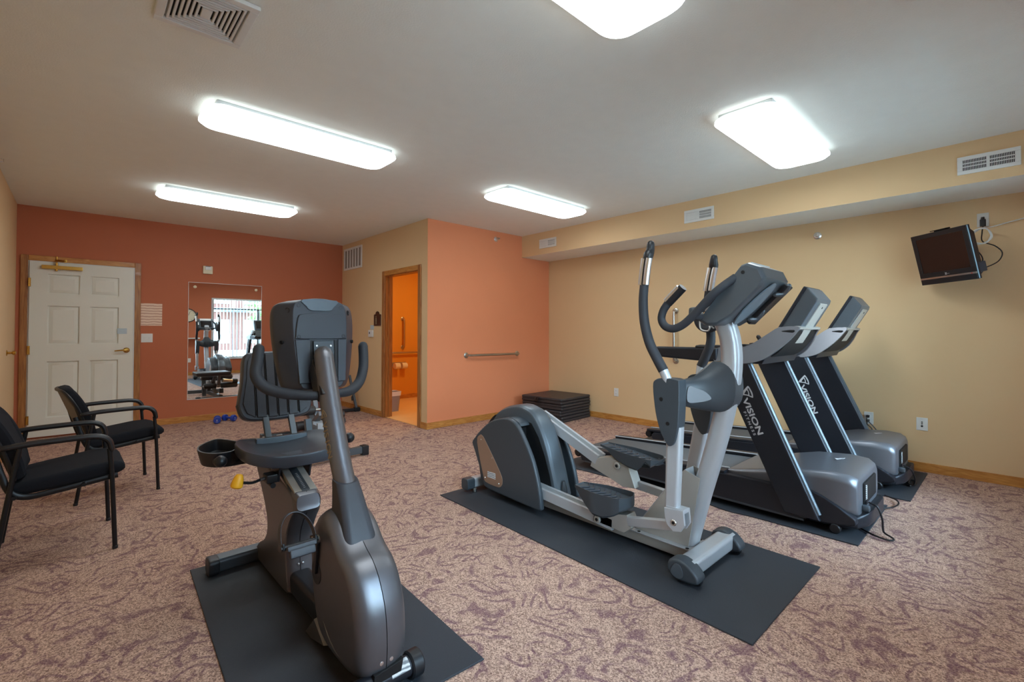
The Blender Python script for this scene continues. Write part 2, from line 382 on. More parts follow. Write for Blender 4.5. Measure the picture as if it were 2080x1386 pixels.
# baseboards
def base(name, x0, x1, y0, y1, label, m=M_OAKX):
    prof = .082
    struct(G().box(x0, x1, y0, y1, 0, prof, .004), name, m, label, 'baseboard')
BT = .013
base('baseboard_back', .572, XB, YB-BT, YB, 'oak baseboard under the mirror on the red wall')
base('baseboard_inner', XB-BT, XB, DY1+.07, YB-BT, 'oak baseboard left of the bathroom doorway', M_OAKX)
base('baseboard_corner', XB-BT, XB, YO-BT, DY0-.07, 'short oak baseboard right of the bathroom doorway')
base('baseboard_middle', XB, XR-BT, YO-BT, YO, 'oak baseboard under the orange wall')
base('baseboard_right', XR-BT, XR, YF, YO, 'oak baseboard along the right beige wall')
base('baseboard_front_left', XL, XR-BT, YF, YF+BT, 'oak baseboard under the window wall')
base('baseboard_left', XL, XL+BT, YF+BT, YB-.05, 'oak baseboard behind the chairs')
base('baseboard_bathroom', XB+.13, XR-.01, YB-BT, YB, 'dark oak baseboard inside the bathroom')

# entry door in the back wall
dx0, dx1, dz0, dz1 = -.412, .516, .022, 2.04
t1 = thing('trim_1', 'oak casing round the white entry door', 'door casing', (.05, YB, 0), kind='structure')
for bx in ((dx0-.075, dx0-.012, 0, dz1+.075), (dx1+.012, dx1+.075, 0, dz1+.075)):
    finish(G().box(bx[0], bx[1], YB-.019, YB, bx[2], bx[3], .006), 'casing_board', M_OAKV, t1)
finish(G().box(dx0-.012, dx1+.012, YB-.0185, YB, dz1+.012, dz1+.075, .006), 'casing_board', M_OAKX, t1)
g = G(); g.box(dx0-.012, dx0-.003, YB-.012, YB, 0, dz1+.012); g.box(dx1+.003, dx1+.012, YB-.012, YB, 0, dz1+.012); g.box(dx0-.003, dx1+.003, YB-.012, YB, dz1+.003, dz1+.012)
finish(g, 'jamb', M_WHITE, t1)
d1 = thing('door_1', 'white six-panel entry door with brass lever and closer', 'door', (.05, YB, dz0), kind='structure')
yf, yd = YB-.034, YB-.016      # front of the stiles, floor of the recesses
cols = ((-.262, .012), (.108, .372)); rows = ((.235, .885), (1.085, 1.535), (1.675, 1.905))
g = G(); g.box(dx0, dx1, yd, YB-.002, dz0, dz1)
for x0, x1 in ((dx0, cols[0][0]), (cols[0][1], cols[1][0]), (cols[1][1], dx1)): g.box(x0, x1, yf, yd, dz0, dz1)
for c in cols:
    for z0, z1 in ((dz0, rows[0][0]), (rows[0][1], rows[1][0]), (rows[1][1], rows[2][0]), (rows[2][1], dz1)): g.box(c[0], c[1], yf, yd, z0, z1)
finish(g, 'door_leaf', M_DOOR, d1)
for c in cols:
    for r in rows:
        g = G(); a = [(c[0]+.001, yd+.0, r[0]+.001), (c[1]-.001, yd, r[0]+.001), (c[1]-.001, yd, r[1]-.001), (c[0]+.001, yd, r[1]-.001)]
        def inset(d, y): return [(c[0]+d, y, r[0]+d), (c[1]-d, y, r[0]+d), (c[1]-d, y, r[1]-d), (c[0]+d, y, r[1]-d)]
        g.loft([inset(.014, yd), inset(.016, yd-.002), inset(.046, yf+.004), inset(.048, yf+.004)])
        finish(g, 'door_panel', M_DOOR, d1)
g = G(); g.lathe([(.0, .018), (.022, .016), (.033, .006), (.034, 0)], (.452, yf, 1.0), (0, -1, 0), 20)
g.cyl((.452, yf-.012, 1.0), (.452, yf-.05, 1.0), .011); g.tube([(.455, yf-.05, 1.0), (.42, yf-.052, 1.002), (.37, yf-.05, .998), (.34, yf-.046, .994)], [.012, .011, .0085, .007], sm=4, dome=True)
lab(finish(g, 'lever_handle', M_BRASS, d1), 'brass lever handle')
for z in (.22, 1.02, 1.80):
    g = G(); g.cyl((dx0-.004, yf-.006, z-.05), (dx0-.004, yf-.006, z+.05), .007); g.box(dx0-.003, dx0+.012, yf-.004, yf, z-.05, z+.05)
    finish(g, 'hinge', M_BRASS, d1)
g = G(); g.box(-.315, .035, yf-.045, yf, 1.962, 2.005, .004)
cl = lab(finish(g, 'door_closer', M_BRASS, d1), 'brass surface door closer')
g = G(); g.cyl((-.19, yf-.028, 1.94), (-.19, yf-.028, 2.045), .011, bev=.004); g.obb((-.19, yf-.04, 2.05), (-.19, YB-.035, 2.072), .022, .01); g.obb((-.19, YB-.032, 2.075), (-.115, YB-.026, 2.068), .012, .014); g.box(-.13, -.105, YB-.03, YB-.018, 2.05, 2.088, .003)
g.cyl((-.19, YB-.03, 2.06), (-.19, YB-.03, 2.115), .008)
finish(g, 'closer_arm', M_BRASS, cl)
finish(G().box(.36, .455, yf-.0015, yf, 1.205, 1.275), 'sticker', M_NOTE, d1)
# bathroom door casing
t2 = thing('trim_2', 'oak casing and jamb of the open bathroom doorway', 'door casing', (XB, 5.73, 0), kind='structure')
for y0, y1 in ((DY0-.068, DY0+.004), (DY1-.004, DY1+.068)):
    finish(G().box(XB-.019, XB, y0, y1, 0, DZ+.066, .006), 'casing_board', M_OAKV, t2)
finish(G().box(XB-.0185, XB, DY0+.004, DY1-.004, DZ-.004, DZ+.066, .006), 'casing_board', M_OAKX, t2)
g = G(); g.box(XB, XB+.11, DY0, DY0+.014, 0, DZ); g.box(XB, XB+.11, DY1-.014, DY1, 0, DZ); g.box(XB, XB+.11, DY0+.014, DY1-.014, DZ-.014, DZ)
g.box(XB+.05, XB+.07, DY1-.026, DY1-.014, 0, DZ-.014); g.box(XB+.05, XB+.07, DY0+.014, DY0+.026, 0, DZ-.014)
finish(g, 'jamb', M_OAKV, t2)

# window in the front wall with vertical blinds
def window(name, label, x0_, x1_, mull, bl_label, n):
    w1 = thing(name, label, 'window', ((x0_+x1_)/2, YF, WZ0), kind='structure')
    g = G(); f = .045; yw0, yw1 = YF-.10, YF-.05; TZ = 1.90
    for x0, x1, z0, z1 in ((x0_, x1_, WZ0, WZ0+f), (x0_, x1_, WZ1-f, WZ1), (x0_, x0_+f, WZ0+f, WZ1-f), (x1_-f, x1_, WZ0+f, WZ1-f)): g.box(x0, x1, yw0, yw1, z0, z1)
    finish(g, 'window_frame', M_WHITE, w1)
    finish(G().box(x0_+f, x1_-f, yw0+.005, yw1-.005, TZ-.02, TZ+.02), 'transom', M_SLATED, w1)
    for x in mull: finish(G().box(x-.02, x+.02, yw0+.005, yw1-.005, WZ0+f, TZ-.02), 'mullion', M_SLATED, w1)
    xs_ = [x0_+f]+[x for m in mull for x in (m-.02, m+.02)]+[x1_-f]
    for i in range(len(mull)+1): finish(G().box(xs_[2*i], xs_[2*i+1], YF-.078, YF-.072, WZ0+f, TZ-.02), 'pane', M_GLASS, w1)
    finish(G().box(x0_+f, x1_-f, YF-.078, YF-.072, TZ+.02, WZ1-f), 'pane', M_GLASS, w1)
    finish(G().box(x0_-.03, x1_+.03, YF-.05, YF+.03, WZ0-.025, WZ0, .004), 'window_sill', M_WHITE, w1)
    vb = thing('vertical_blinds', bl_label, 'blinds', ((x0_+x1_)/2, YF-.02, WZ1), 'vertical blinds on the window wall')
    finish(G().box(x0_+.01, x1_-.01, YF-.045, YF-.005, WZ1-.05, WZ1-.002, .004), 'headrail', M_WHITE, vb)
    for i in range(n):
        x = x0_+.05+(x1_-x0_-.1)*i/(n-1); a = math.radians(80)
        d = Vector((math.cos(a), math.sin(a), 0))*.038
        finish(G().obb((x-d.x, YF-.005-d.y, (WZ0+WZ1)/2), (x+d.x, YF-.005+d.y, (WZ0+WZ1)/2), WZ1-WZ0-.09, .0015, side=(0, 0, 1)), 'slat', M_WHITE, vb)
window('window_1', 'wide white framed window behind the camera, seen in the mirror', WX0, WX1, [3.40, 4.06], 'white vertical blinds turned open across the window seen in the mirror', 22)
window('window_2', 'smaller white framed window behind the camera, out of view', VX0, VX1, [1.17], 'white vertical blinds turned open across the window out of view', 13)

# ------------------------------------------------------------------ ceiling lights
def ceiling_light(cx, cy, label):
    t = thing('ceiling_light', label, 'ceiling light', (cx, cy, ZC), 'fluorescent ceiling lights')
    finish(G().box(cx-.60, cx+.60, cy-.165, cy+.165, ZC-.030, ZC-.0005, .004), 'lamp_pan', M_LAMPPAN, t)
    L, W_ = 1.31, .41
    rings = []
    for k, (z, d) in enumerate(((-.030, .012), (-.040, 0), (-.052, .0), (-.070, .02), (-.082, .06), (-.088, .11))):
        rings.append([(p[0], p[1], ZC+z) for p in rrect(cx, cy, L-2*d, W_-2*d, .11-.5*d if d < .1 else .06, 6)])
    o = finish(G().loft(rings), 'diffuser', M_LAMP, t); o.data.materials.append(M_RIM)
    for p in o.data.polygons:
        if p.normal.z > -.5: p.material_index = 1      # sides of the lens glow less than its face
ceiling_light(1.215, 3.52, 'lit fluorescent ceiling light in the middle of the left row')
ceiling_light(1.215, 5.82, 'lit fluorescent ceiling light nearest the red wall')
ceiling_light(3.69, 3.55, 'lit fluorescent ceiling light nearest the orange wall')
ceiling_light(1.225, 1.10, 'lit fluorescent ceiling light cut off by the top of the photo')
ceiling_light(3.71, 1.165, 'lit fluorescent ceiling light above the treadmills')

# ------------------------------------------------------------------ vents
def rect_frame(g, ax, pos, u0, u1, v0, v1, bw, d0, d1, bev=.003):
    def bx(a0, a1, b0, b1):
        if ax == 'x': g.box(pos+d0, pos+d1, a0, a1, b0, b1, bev)
        else: g.box(a0, a1, b0, b1, pos+d0, pos+d1, bev)
    bx(u0, u1, v0, v0+bw); bx(u0, u1, v1-bw, v1); bx(u0, u0+bw, v0+bw, v1-bw); bx(u1-bw, u1, v0+bw, v1-bw)
t = thing('ceiling_exhaust_vent', 'white ceiling exhaust grille with concentric rectangular rings', 'vent', (.405, 2.45, ZC))
u0, u1, v0, v1 = .232, .580, 2.262, 2.648
finish(G().box(u0+.05, u1-.05, v0+.05, v1-.05, ZC-.004, ZC-.001), 'dark_backing', M_DEEP, t)
g = G(); rect_frame(g, 'z', ZC, u0, u1, v0, v1, .036, -.022, -.001, .005); finish(g, 'grille_frame', M_WHITE, t)
for k in range(6):
    d = .044+k*.0185; g = G(); rect_frame(g, 'z', ZC, u0+d, u1-d, v0+d, v1-d, .0095, -.02, -.005, .002); finish(g, 'grille_ring', M_WHITE, t)
finish(G().box(u0+.155, u1-.155, v0+.155, v1-.155, ZC-.02, ZC-.005, .003), 'grille_centre', M_WHITE, t)

t = thing('return_air_grille', 'white return air grille high on the beige wall', 'vent', (XB, 7.265, 2.42))
finish(G().box(XB-.003, XB-.0005, 6.96, 7.575, 2.27, 2.575), 'backing', mat('grille_filter', (150, 144, 136), .8), t)
g = G(); rect_frame(g, 'x', XB, 6.935, 7.598, 2.246, 2.60, .032, -.016, -.0005); finish(g, 'grille_frame', M_WHITE, t)
for k in range(1, 6):
    y = 6.967+(.599)*k/6; finish(G().box(XB-.013, XB-.003, y-.012, y+.012, 2.278, 2.568), 'slat', M_WHITE, t)
def soffit_vent(y0, y1, z0, z1, label, shut):
    t = thing('soffit_register', label, 'vent', (XS, (y0+y1)/2, (z0+z1)/2), 'supply registers on the soffit')
    finish(G().box(XS-.003, XS-.0005, y0+.02, y1-.02, z0+.02, z1-.02), 'dark_backing', M_DEEP, t)
    g = G(); rect_frame(g, 'x', XS, y0, y1, z0, z1, .028, -.010, -.0005, .003); g.box(XS-.009, XS-.001, (y0+y1)/2-.006, (y0+y1)/2+.006, z0+.028, z1-.028)
    finish(g, 'register_frame', M_WHITE, t)
    for s in (0, 1):
        a0, a1 = (y0+.03, (y0+y1)/2-.008) if s == 0 else ((y0+y1)/2+.008, y1-.03)
        if s == 1 and shut: finish(G().box(XS-.007, XS-.004, a0, a1, z0+.03, z1-.03), 'shut_damper', M_WHITE, t)
        g = G(); nn = 15
        for i in range(nn+1):
            y = a0+(a1-a0)*i/nn; g.box(XS-.009, XS-.005, y-.0016, y+.0016, z0+.028, z1-.028)
        for z in (1, 2):
            zz = z0+.03+(z1-z0-.06)*z/3; g.box(XS-.0095, XS-.006, a0, a1, zz-.003, zz+.003)
        o = finish(g, 'louvre_bars', M_WHITE, t); o['kind'] = 'stuff'
soffit_vent(-.045, .286, 2.435, 2.570, 'white soffit register above the television, the largest of the three', False)
soffit_vent(2.150, 2.480, 2.438, 2.576, 'white soffit register in the middle of the soffit, half shut', True)
soffit_vent(4.372, 4.700, 2.444, 2.576, 'small white soffit register next to the orange wall', True)

# ------------------------------------------------------------------ sprinklers
def sprinkler(c, d, label):
    t = thing('sprinkler_head', label, 'sprinkler', c, 'fire sprinkler heads'); c = Vector(c); d = Vector(d)
    finish(G().lathe([(.036, 0), (.036, .004), (.026, .012), (.014, .013)], c, d, 20), 'escutcheon', M_CHROME, t)
    g = G(); g.cyl(c+d*.01, c+d*.04, .011); up_ = Vector((0, 0, 1))
    for s in (-1, 1): g.tube([c+d*.036+up_*s*.009, c+d*.05+up_*s*.014, c+d*.066+up_*s*.006], .0028, 8, sm=3)
    finish(g, 'nozzle_frame', M_CHROME, t)
    g = G(); g.box(-.013, .013, -.011, .011, -.001, .001, M=Matrix.Translation(c+d*.07) @ d.to_track_quat('Z', 'Y').to_matrix().to_4x4()); finish(g, 'deflector', M_STEEL, t)
sprinkler((XR, 1.36, 2.222), (-1, 0, 0), 'chrome sprinkler head on the right beige wall below the soffit')
sprinkler((4.395, YO, 2.57), (0, -1, 0), 'chrome sprinkler head near the top of the orange wall')
sprinkler((XL, 5.50, 2.607), (1, 0, 0), 'chrome sprinkler head high on the left wall at the photo edge')

# ------------------------------------------------------------------ things on the back wall
t = thing('wall_mirror', 'tall frameless mirror on the red wall reflecting the window', 'mirror', (1.56, YB, .305))
finish(G().box(1.102, 2.010, YB-.008, YB-.001, .305, 1.913), 'mirror_glass', M_MIRROR, t)
g = G()
g.box(1.100, 2.012, YB-.0092, YB-.0005, 1.9105, 1.9165); g.box(1.100, 2.012, YB-.0092, YB-.0005, .3015, .3075); g.box(1.0985, 1.1035, YB-.0092, YB-.0005, .304, 1.914); g.box(2.0085, 2.0135, YB-.0092, YB-.0005, .304, 1.914)
finish(g, 'bright_edge', M_WHITE, t)
for x in (1.175, 1.935): finish(G().lathe([(.020, 0), (.020, .004), (.013, .009), (.0, .010)], (x, YB-.008, 1.852), (0, -1, 0), 18), 'mirror_clip', M_CREAM, t)
t = thing('fire_alarm_strobe', 'small cream alarm box on the red wall above the mirror', 'alarm', (1.32, YB, 2.04))
finish(G().box(1.262, 1.378, YB-.035, YB-.0005, 2.040, 2.150, .008), 'alarm_body', M_CREAM, t)
finish(G().box(1.288, 1.356, YB-.043, YB-.034, 2.095, 2.140, .006), 'strobe_lens', M_WHITE, t)
finish(G().box(1.292, 1.352, YB-.037, YB-.034, 2.135, 2.148, .001), 'label_band', M_SLATE, t)
tag(finish(G().box(.592, .815, YB-.003, YB-.0005, 1.312, 1.602), 'paper_notice', M_PAPER, None, (.70, YB, 1.45)), 'pinkish printed paper notice beside the entry door', 'notice')
t = thing('light_switch', 'white double light switch plate right of the entry door', 'switch', (.657, YB, 1.15))
finish(G().box(.598, .718, YB-.007, YB-.0005, 1.094, 1.208, .003), 'switch_plate', M_WHITE, t)
for x in (.633, .683): finish(G().box(x-.006, x+.006, YB-.016, YB-.006, 1.139, 1.163, .002), 'toggle', M_WHITE, t)
# door stop on the left wall
t = thing('wall_door_stop', 'brass door stop on the left beige wall', 'door stop', (XL, 6.86, 1.02))
finish(G().lathe([(.028, 0), (.028, .005), (.012, .012), (.011, .04)], (XL, 6.86, 1.02), (1, 0, 0), 18), 'mounting_base', M_BRASS, t)
finish(G().lathe([(.010, .035), (.020, .045), (.020, .065), (.0, .07)], (XL, 6.86, 1.02), (1, 0, 0), 18), 'bumper', M_BRASS, t)

# ------------------------------------------------------------------ things on the beige inner wall
t = thing('restroom_sign', 'dark arched wooden restroom sign beside the bathroom doorway', 'sign', (XB, 6.405, 1.42))
pts = [(6.51, 1.325), (6.51, 1.49), (6.463, 1.497)]+[(6.408+.055*math.cos(a), 1.490+.048*math.sin(a)) for a in [math.radians(d) for d in range(10, 171, 20)]]+[(6.352, 1.497), (6.305, 1.49), (6.305, 1.325)]
finish(G().prism(pts, 'x', XB-.014, XB-.0005, .003), 'sign_board', M_DKWOOD, t)
g = G(); g.ball((XB-.015, 6.437, 1.455), .011, (.4, 1, 1)); g.prism([(6.452, 1.44), (6.422, 1.44), (6.417, 1.385), (6.457, 1.385)], 'x', XB-.017, XB-.013); g.box(XB-.017, XB-.013, 6.443, 6.453, 1.345, 1.387); g.box(XB-.017, XB-.013, 6.421, 6.431, 1.345, 1.387)
finish(g, 'person_symbol', M_GOLD, t)
t = thing('thermostat', 'small white thermostat on the beige wall beside the doorway', 'thermostat', (XB, 6.61, 1.19))
finish(G().box(XB-.025, XB-.0005, 6.535, 6.675, 1.155, 1.262, .008), 'thermostat_body', M_WHITE, t)
finish(G().box(XB-.028, XB-.024, 6.612, 6.636, 1.203, 1.232, .001), 'display', M_SLATED, t)
tag(finish(G().box(XB-.004, XB-.0005, 6.53, 6.64, 1.268, 1.335), 'paper_tag', M_NOTE, None, (XB, 6.585, 1.3)), 'small pale paper tag above the thermostat', 'notice')

# ------------------------------------------------------------------ grab bars
def grab_bar(a, b, nrm, label, m, r=.016, stand=.055):
    a, b, nrm = Vector(a), Vector(b), Vector(nrm); d = (b-a).normalized()
    t = thing('grab_bar', label, 'grab bar', (a+b)/2, 'steel grab bars')
    pts = [a, a+nrm*stand*.55, a+nrm*stand+d*.035, b+nrm*stand-d*.035, b+nrm*stand*.55, b]
    P = [a, a+nrm*stand*.5, a+nrm*stand*.88+d*.012, a+nrm*stand+d*.05, b+nrm*stand-d*.05, b+nrm*stand*.88-d*.012, b+nrm*stand*.5, b]
    finish(G().tube(P, r, 12), 'bar', m, t)
    for p in (a, b): finish(G().lathe([(.038, 0.0005), (.038, .006), (.030, .010), (.018, .011)], p, nrm, 20), 'flange', m, t)
grab_bar((3.862, YO, .917), (4.812, YO, .914), (0, -1, 0), 'horizontal steel grab bar on the orange wall', M_STEEL)
grab_bar((XR, 2.905, 1.50), (XR, 2.905, .875), (-1, 0, 0), 'vertical steel grab bar on the beige wall behind the elliptical', M_STEEL)
grab_bar((4.39, YB, 1.47), (4.39, YB, .95), (0, -1, 0), 'vertical steel grab bar on the bathroom wall', M_STEEL, .018)
grab_bar((4.12, YB, .853), (5.05, YB, .853), (0, -1, 0), 'horizontal steel grab bar on the bathroom wall above the toilet rolls', M_STEEL)
# bathroom things
t = thing('toilet_roll_holder', 'double toilet roll holder on the bathroom wall', 'toilet paper', (4.28, YB, .60))
finish(G().box(4.17, 4.45, YB-.02, YB-.0005, .60, .68, .004), 'bracket', M_STEEL, t)
for x in (4.205, 4.345):
    g = G(); pr = [(.02, 0), (.055, 0), (.055, .1), (.02, .1)]; g.lathe(pr, (x-.02, YB-.075, .615), (1, 0, 0), 20); finish(g, 'toilet_roll', M_TISSUE, t)
t = thing('waste_bin', 'grey tapered waste bin with a white liner in the bathroom', 'bin', (3.575, 6.60, .006))
bx, by = 3.575, 6.60
def bin_ring(z, w_): return [(p[0], p[1], z) for p in rrect(bx, by, w_, w_*.8, .04, 4)]
finish(G().loft([bin_ring(.006, .20), bin_ring(.30, .25), bin_ring(.30, .235), bin_ring(.02, .19)], cap=False).loft([bin_ring(.006, .2), bin_ring(.012, .2)]), 'bin_body', M_GREYBIN, t)
finish(G().loft([bin_ring(.245, .255), bin_ring(.305, .265), bin_ring(.312, .258), bin_ring(.29, .236), bin_ring(.1, .21)], cap=False), 'bin_liner', M_WHITE, t)

# ------------------------------------------------------------------ outlets on the right wall
def outlet(y, z, label, plugs=0, kind='duplex', w_=.072):
    t = thing('wall_outlet', label, 'outlet', (XR, y, z), 'outlets on the right wall')
    finish(G().box(XR-.006, XR-.0005, y-w_/2, y+w_/2, z-.057, z+.057, .003), 'cover_plate', M_WHITE, t)
    if kind == 'duplex':
        for s in (-1, 1):
            g = G(); g.prism(rrect(y, z+s*.021, .032, .027, .009), 'x', XR-.009, XR-.005, .001); f = finish(g, 'receptacle', M_WHITE, t)
            g = G(); g.box(XR-.0095, XR-.0085, y-.008, y-.006, z+s*.021-.004, z+s*.021+.006); g.box(XR-.0095, XR-.0085, y+.006, y+.008, z+s*.021-.004, z+s*.021+.006); finish(g, 'slots', M_DEEP, f)
    else:
        for dz, r in ((.018, .0045), (.002, .0045), (-.018, .008)): finish(G().cyl((XR-.013, y, z+dz), (XR-.004, y, z+dz), r), 'jack', M_DEEP, t)
    return t
outlet(3.795, .395, 'white outlet on the beige wall behind the rubber-mat stack end')['label'] = 'small white outlet between the mat stack and the elliptical lever'
outlet(.952, .424, 'white outlet behind the far treadmill with two black plugs')
outlet(.570, .421, 'white coaxial and phone jack plate right of the far treadmill', kind='jack', w_=.078)
outlet(.170, 2.175, 'white outlet beside the television holding a black plug')

# ================================================================== EXERCISE MACHINES
def floor_mat(poly, label, loc):
    g = G(); g.prism(poly, 'z', .0005, .008, .002, 1)
    return tag(finish(g, 'rubber_mat', M_RUBBER, None, loc), label, 'mat', 'rubber equipment mats')
floor_mat([(.372, 1.42), (1.136, 1.375), (1.215, 2.86), (.438, 2.912)], 'black rubber mat under the recumbent bike', (.79, 2.15, 0))
floor_mat([(1.962, .716), (2.868, .708), (2.905, 2.96), (2.018, 2.966)], 'black rubber mat under the silver elliptical', (2.43, 1.84, 0))
def wavy_mat(x0, x1, y0, y1, label):
    """mat whose left edge wanders a little on the carpet"""
    n = 40; poly = [(x1, y0), (x1, y1)]
    for i in range(n+1):
        y = y1+(y0-y1)*i/n; a = .020*math.exp(-((y-1.36)/.10)**2)-.022*math.exp(-((y-1.58)/.10)**2)+.02*math.exp(-((y-2.75)/.12)**2)
        poly.append((x0-a, y))
    g = G(); g.prism(poly, 'z', .0005, .008, .0015, 1)
    return tag(finish(g, 'rubber_mat', M_RUBBER, None, ((x0+x1)/2, (y0+y1)/2, 0)), label, 'mat', 'rubber equipment mats')
wavy_mat(3.315, 4.232, .628, 2.93, 'black rubber mat under the treadmill nearest the elliptical')
wavy_mat(4.462, 5.445, .530, 2.93, 'black rubber mat under the treadmill nearest the wall')

def emblem(g, o, right, upv, s, depth=.0012):
    """rounded triangular shield with a curved stripe, drawn pointing along +up"""
    outer = cat2([(-.48, -.30), (-.40, -.12), (-.10, .38), (.02, .52), (.16, .42), (.44, .02), (.55, -.32), (.50, -.42), (.10, -.34), (-.30, -.36), (-.46, -.36)], 4)
    inner = cat2([(-.20, -.24), (-.16, -.10), (.0, .22), (.06, .34), (.12, .30), (.34, -.04), (.43, -.26), (.40, -.31), (.12, -.25), (-.08, -.25), (-.17, -.25)], 4)
    g.plate([(x*s, y*s) for x, y in outer], o, right, upv, depth, [(x*s, y*s) for x, y in inner])
    st = cat2([(.02, .22), (.12, .08), (.20, -.10), (.22, -.26), (.14, -.26), (.12, -.10), (.06, .04), (-.02, .14)], 3)
    g.plate([(x*s, y*s) for x, y in st], o, right, upv, depth)

# ------------------------------------------------------------------ treadmill
def make_treadmill(cx, dy, label):
    X = cx; Y = lambda v: v+dy
    def pf(pts): return [(p[0]+dy, p[1]) for p in pts]
    t = thing('treadmill', label, 'treadmill', (X, 1.75+dy, .008), 'pair of treadmills')
    # side skirts
    for s in (-1, 1):
        xo, xi = X+s*.372, X+s*.315; a, b = min(xo, xi), max(xo, xi)
        finish(G().prism(pf([(2.70, .068), (2.72, .118), (2.69, .150), (1.40, .232), (1.18, .236), (.97, .236), (.90, .06), (1.0, .052)]), 'x', a, b, .008), 'side_skirt', M_TMDARK, t)
        finish(G().prism(pf([(2.66, .060), (2.66, .074), (.92, .058), (.92, .044)]), 'x', a-.004, b+.004, .003), 'lower_rail', M_SLATED, t)
        g = G(); xr = X+s*.318
        g.prism(pf([(2.78, .150), (2.78, .176), (1.42, .250), (1.42, .226)]), 'x', xr-.045, xr+.045, .008)
        finish(g, 'foot_rail', M_TMDARK, t)
        g = G(); g.tube([(X+s*.270, Y(2.775), .180), (X+s*.270, Y(1.42), .253)], .0055, 8); f = finish(g, 'rail_trim', M_SILVER, t)
    finish(G().prism(pf([(2.76, .095), (2.80, .12), (2.80, .145), (2.76, .160), (1.05, .245), (1.05, .15)]), 'x', X-.272, X+.272, .012), 'running_belt', M_BELT, t)
    g = G(); g.cyl((X-.34, Y(2.775), .118), (X+.34, Y(2.775), .118), .036, 18, .006); finish(g, 'rear_roller', M_BLACK, t)
    finish(G().box(X-.30, X+.30, Y(.85), Y(2.6), .035, .10, .01), 'deck_base', M_DEEP, t)
    for s in (-1, 1):
        g = G(); g.cyl((X+s*.335-.02, Y(.76), .038), (X+s*.335+.02, Y(.76), .038), .03, 18, .005); finish(g, 'wheel', M_BLACK, t)
        g = G(); g.box(X+s*.30-.03, X+s*.30+.03, Y(2.50), Y(2.58), .0005+.008, .06, .006); finish(g, 'rear_foot', M_BLACK, t)
    # motor hood: lofted cross sections along y
    rings = []
    for (y, hw, zt, zb, r) in ((1.42, .300, .250, .20, .01), (1.36, .315, .262, .18, .02), (1.20, .330, .300, .16, .03), (1.00, .336, .352, .14, .04), (.80, .334, .372, .12, .05), (.70, .322, .366, .11, .055), (.662, .300, .345, .115, .06), (.652, .285, .325, .125, .06)):
        rings.append([(p[0], Y(y), p[1]) for p in rrect(X, (zt+zb)/2, 2*hw, zt-zb, r, 5)])
    hood = finish(G().loft(rings), 'motor_hood', M_TMGREY, t)
    g = G(); g.box(X-.31, X+.31, Y(.742), Y(.745), .18, .3735, .001)
    # dark lower swoosh on each side of the hood, front bumper and recess
    for s in (-1, 1):
        g = G(); poly = cat2(pf([(1.10, .08), (1.12, .20), (.97, .250), (.86, .232), (.76, .185), (.69, .140), (.655, .112), (.68, .075), (.9, .055)]), 4)
        a, b = X+s*.28, X+s*.352; g.prism(poly, 'x', min(a, b), max(a, b), .012); finish(g, 'hood_side_panel', M_TMDARK, t)
    rings = []
    for (y, hw, zt, zb) in ((.90, .345, .120, .045), (.74, .340, .115, .045), (.655, .300, .125, .05), (.615, .235, .14, .06), (.600, .16, .15, .07)):
        rings.append([(p[0], Y(y), p[1]) for p in rrect(X, (zt+zb)/2, 2*hw, zt-zb, .02, 4)])
    finish(G().loft(rings), 'front_bumper', M_TMDARK, t)
    rec = lab(finish(G().box(X-.17, X+.17, Y(.640), Y(.66), .165, .300, .008), 'front_recess', M_DEEP, t), 'black recessed front with the power inlet')
    finish(G().box(X-.155, X-.13, Y(.636), Y(.642), .20, .285, .001), 'spec_label', M_LABEL, rec)
    finish(G().box(X-.165, X-.125, Y(.633), Y(.642), .170, .196, .003), 'power_inlet', M_BLACK, rec)
    finish(G().box(X-.205, X-.165, Y(.612), Y(.655), .135, .175, .012), 'front_bracket', M_SLATE, t)
    g = G(); g.prism([(X+.06, Y(.85)), (X+.10, Y(.80)), (X+.03, Y(.83))], 'z', .3745, .3755); g.prism([(X+.09, Y(.83)), (X+.115, Y(.80)), (X+.08, Y(.805))], 'z', .3740, .3755)
    lab(finish(g, 'hood_badge', M_LOGO, t), 'small silver badge')
    # uprights
    up_poly = pf([(1.462, 1.035), (1.248, 1.035), (.830, .070), (1.030, .070)])
    for s in (-1, 1):
        a, b = X+s*.335, X+s*.387
        u = finish(G().prism(up_poly, 'x', min(a, b), max(a, b), .012, 3), 'upright', M_TMDARK, t)
        g = G(); xe = X+s*.361
        g.tube([(xe, Y(1.243), 1.02), (xe, Y(.844), .100)], .019, 10)
        lab(finish(g, 'lit_edge', M_SLATE, u), 'blue grey strip standing for the lit front edge of the upright')  # daylight on the front edge put into a lighter strip
        if s < 0:
            g = G(); rgt = Vector((0, -.404, -.915)).normalized(); upv = Vector((0, -.915, .404)).normalized(); xo = X-.3875
            g.text('VISION', (xo, Y(1.283), .775), rgt, upv, .052, .001, .0014, width=.255)
            g.text('F I T N E S S', (xo, Y(1.277), .690), rgt, upv, .023, .001, .0006, width=.165)
            emblem(g, (xo, Y(1.252), .830), (0, -1, -.12), (0, -.12, 1), .078)
            finish(g, 'brand_lettering', M_LOGO, u)
    # handrail arms sweeping into the console
    arm = pf([(1.96, 1.045), (1.965, 1.118), (1.93, 1.124), (1.50, 1.126), (1.46, 1.120), (1.46, 1.030), (1.52, 1.022)])
    curve = cat2(pf([(1.475, 1.122), (1.36, 1.125), (1.27, 1.142), (1.20, 1.190), (1.12, 1.258), (1.06, 1.276), (.985, 1.277), (.972, 1.264), (.99, 1.235), (1.03, 1.17), (1.09, 1.10), (1.17, 1.045), (1.28, 1.02), (1.38, 1.020), (1.475, 1.026)]), 4)
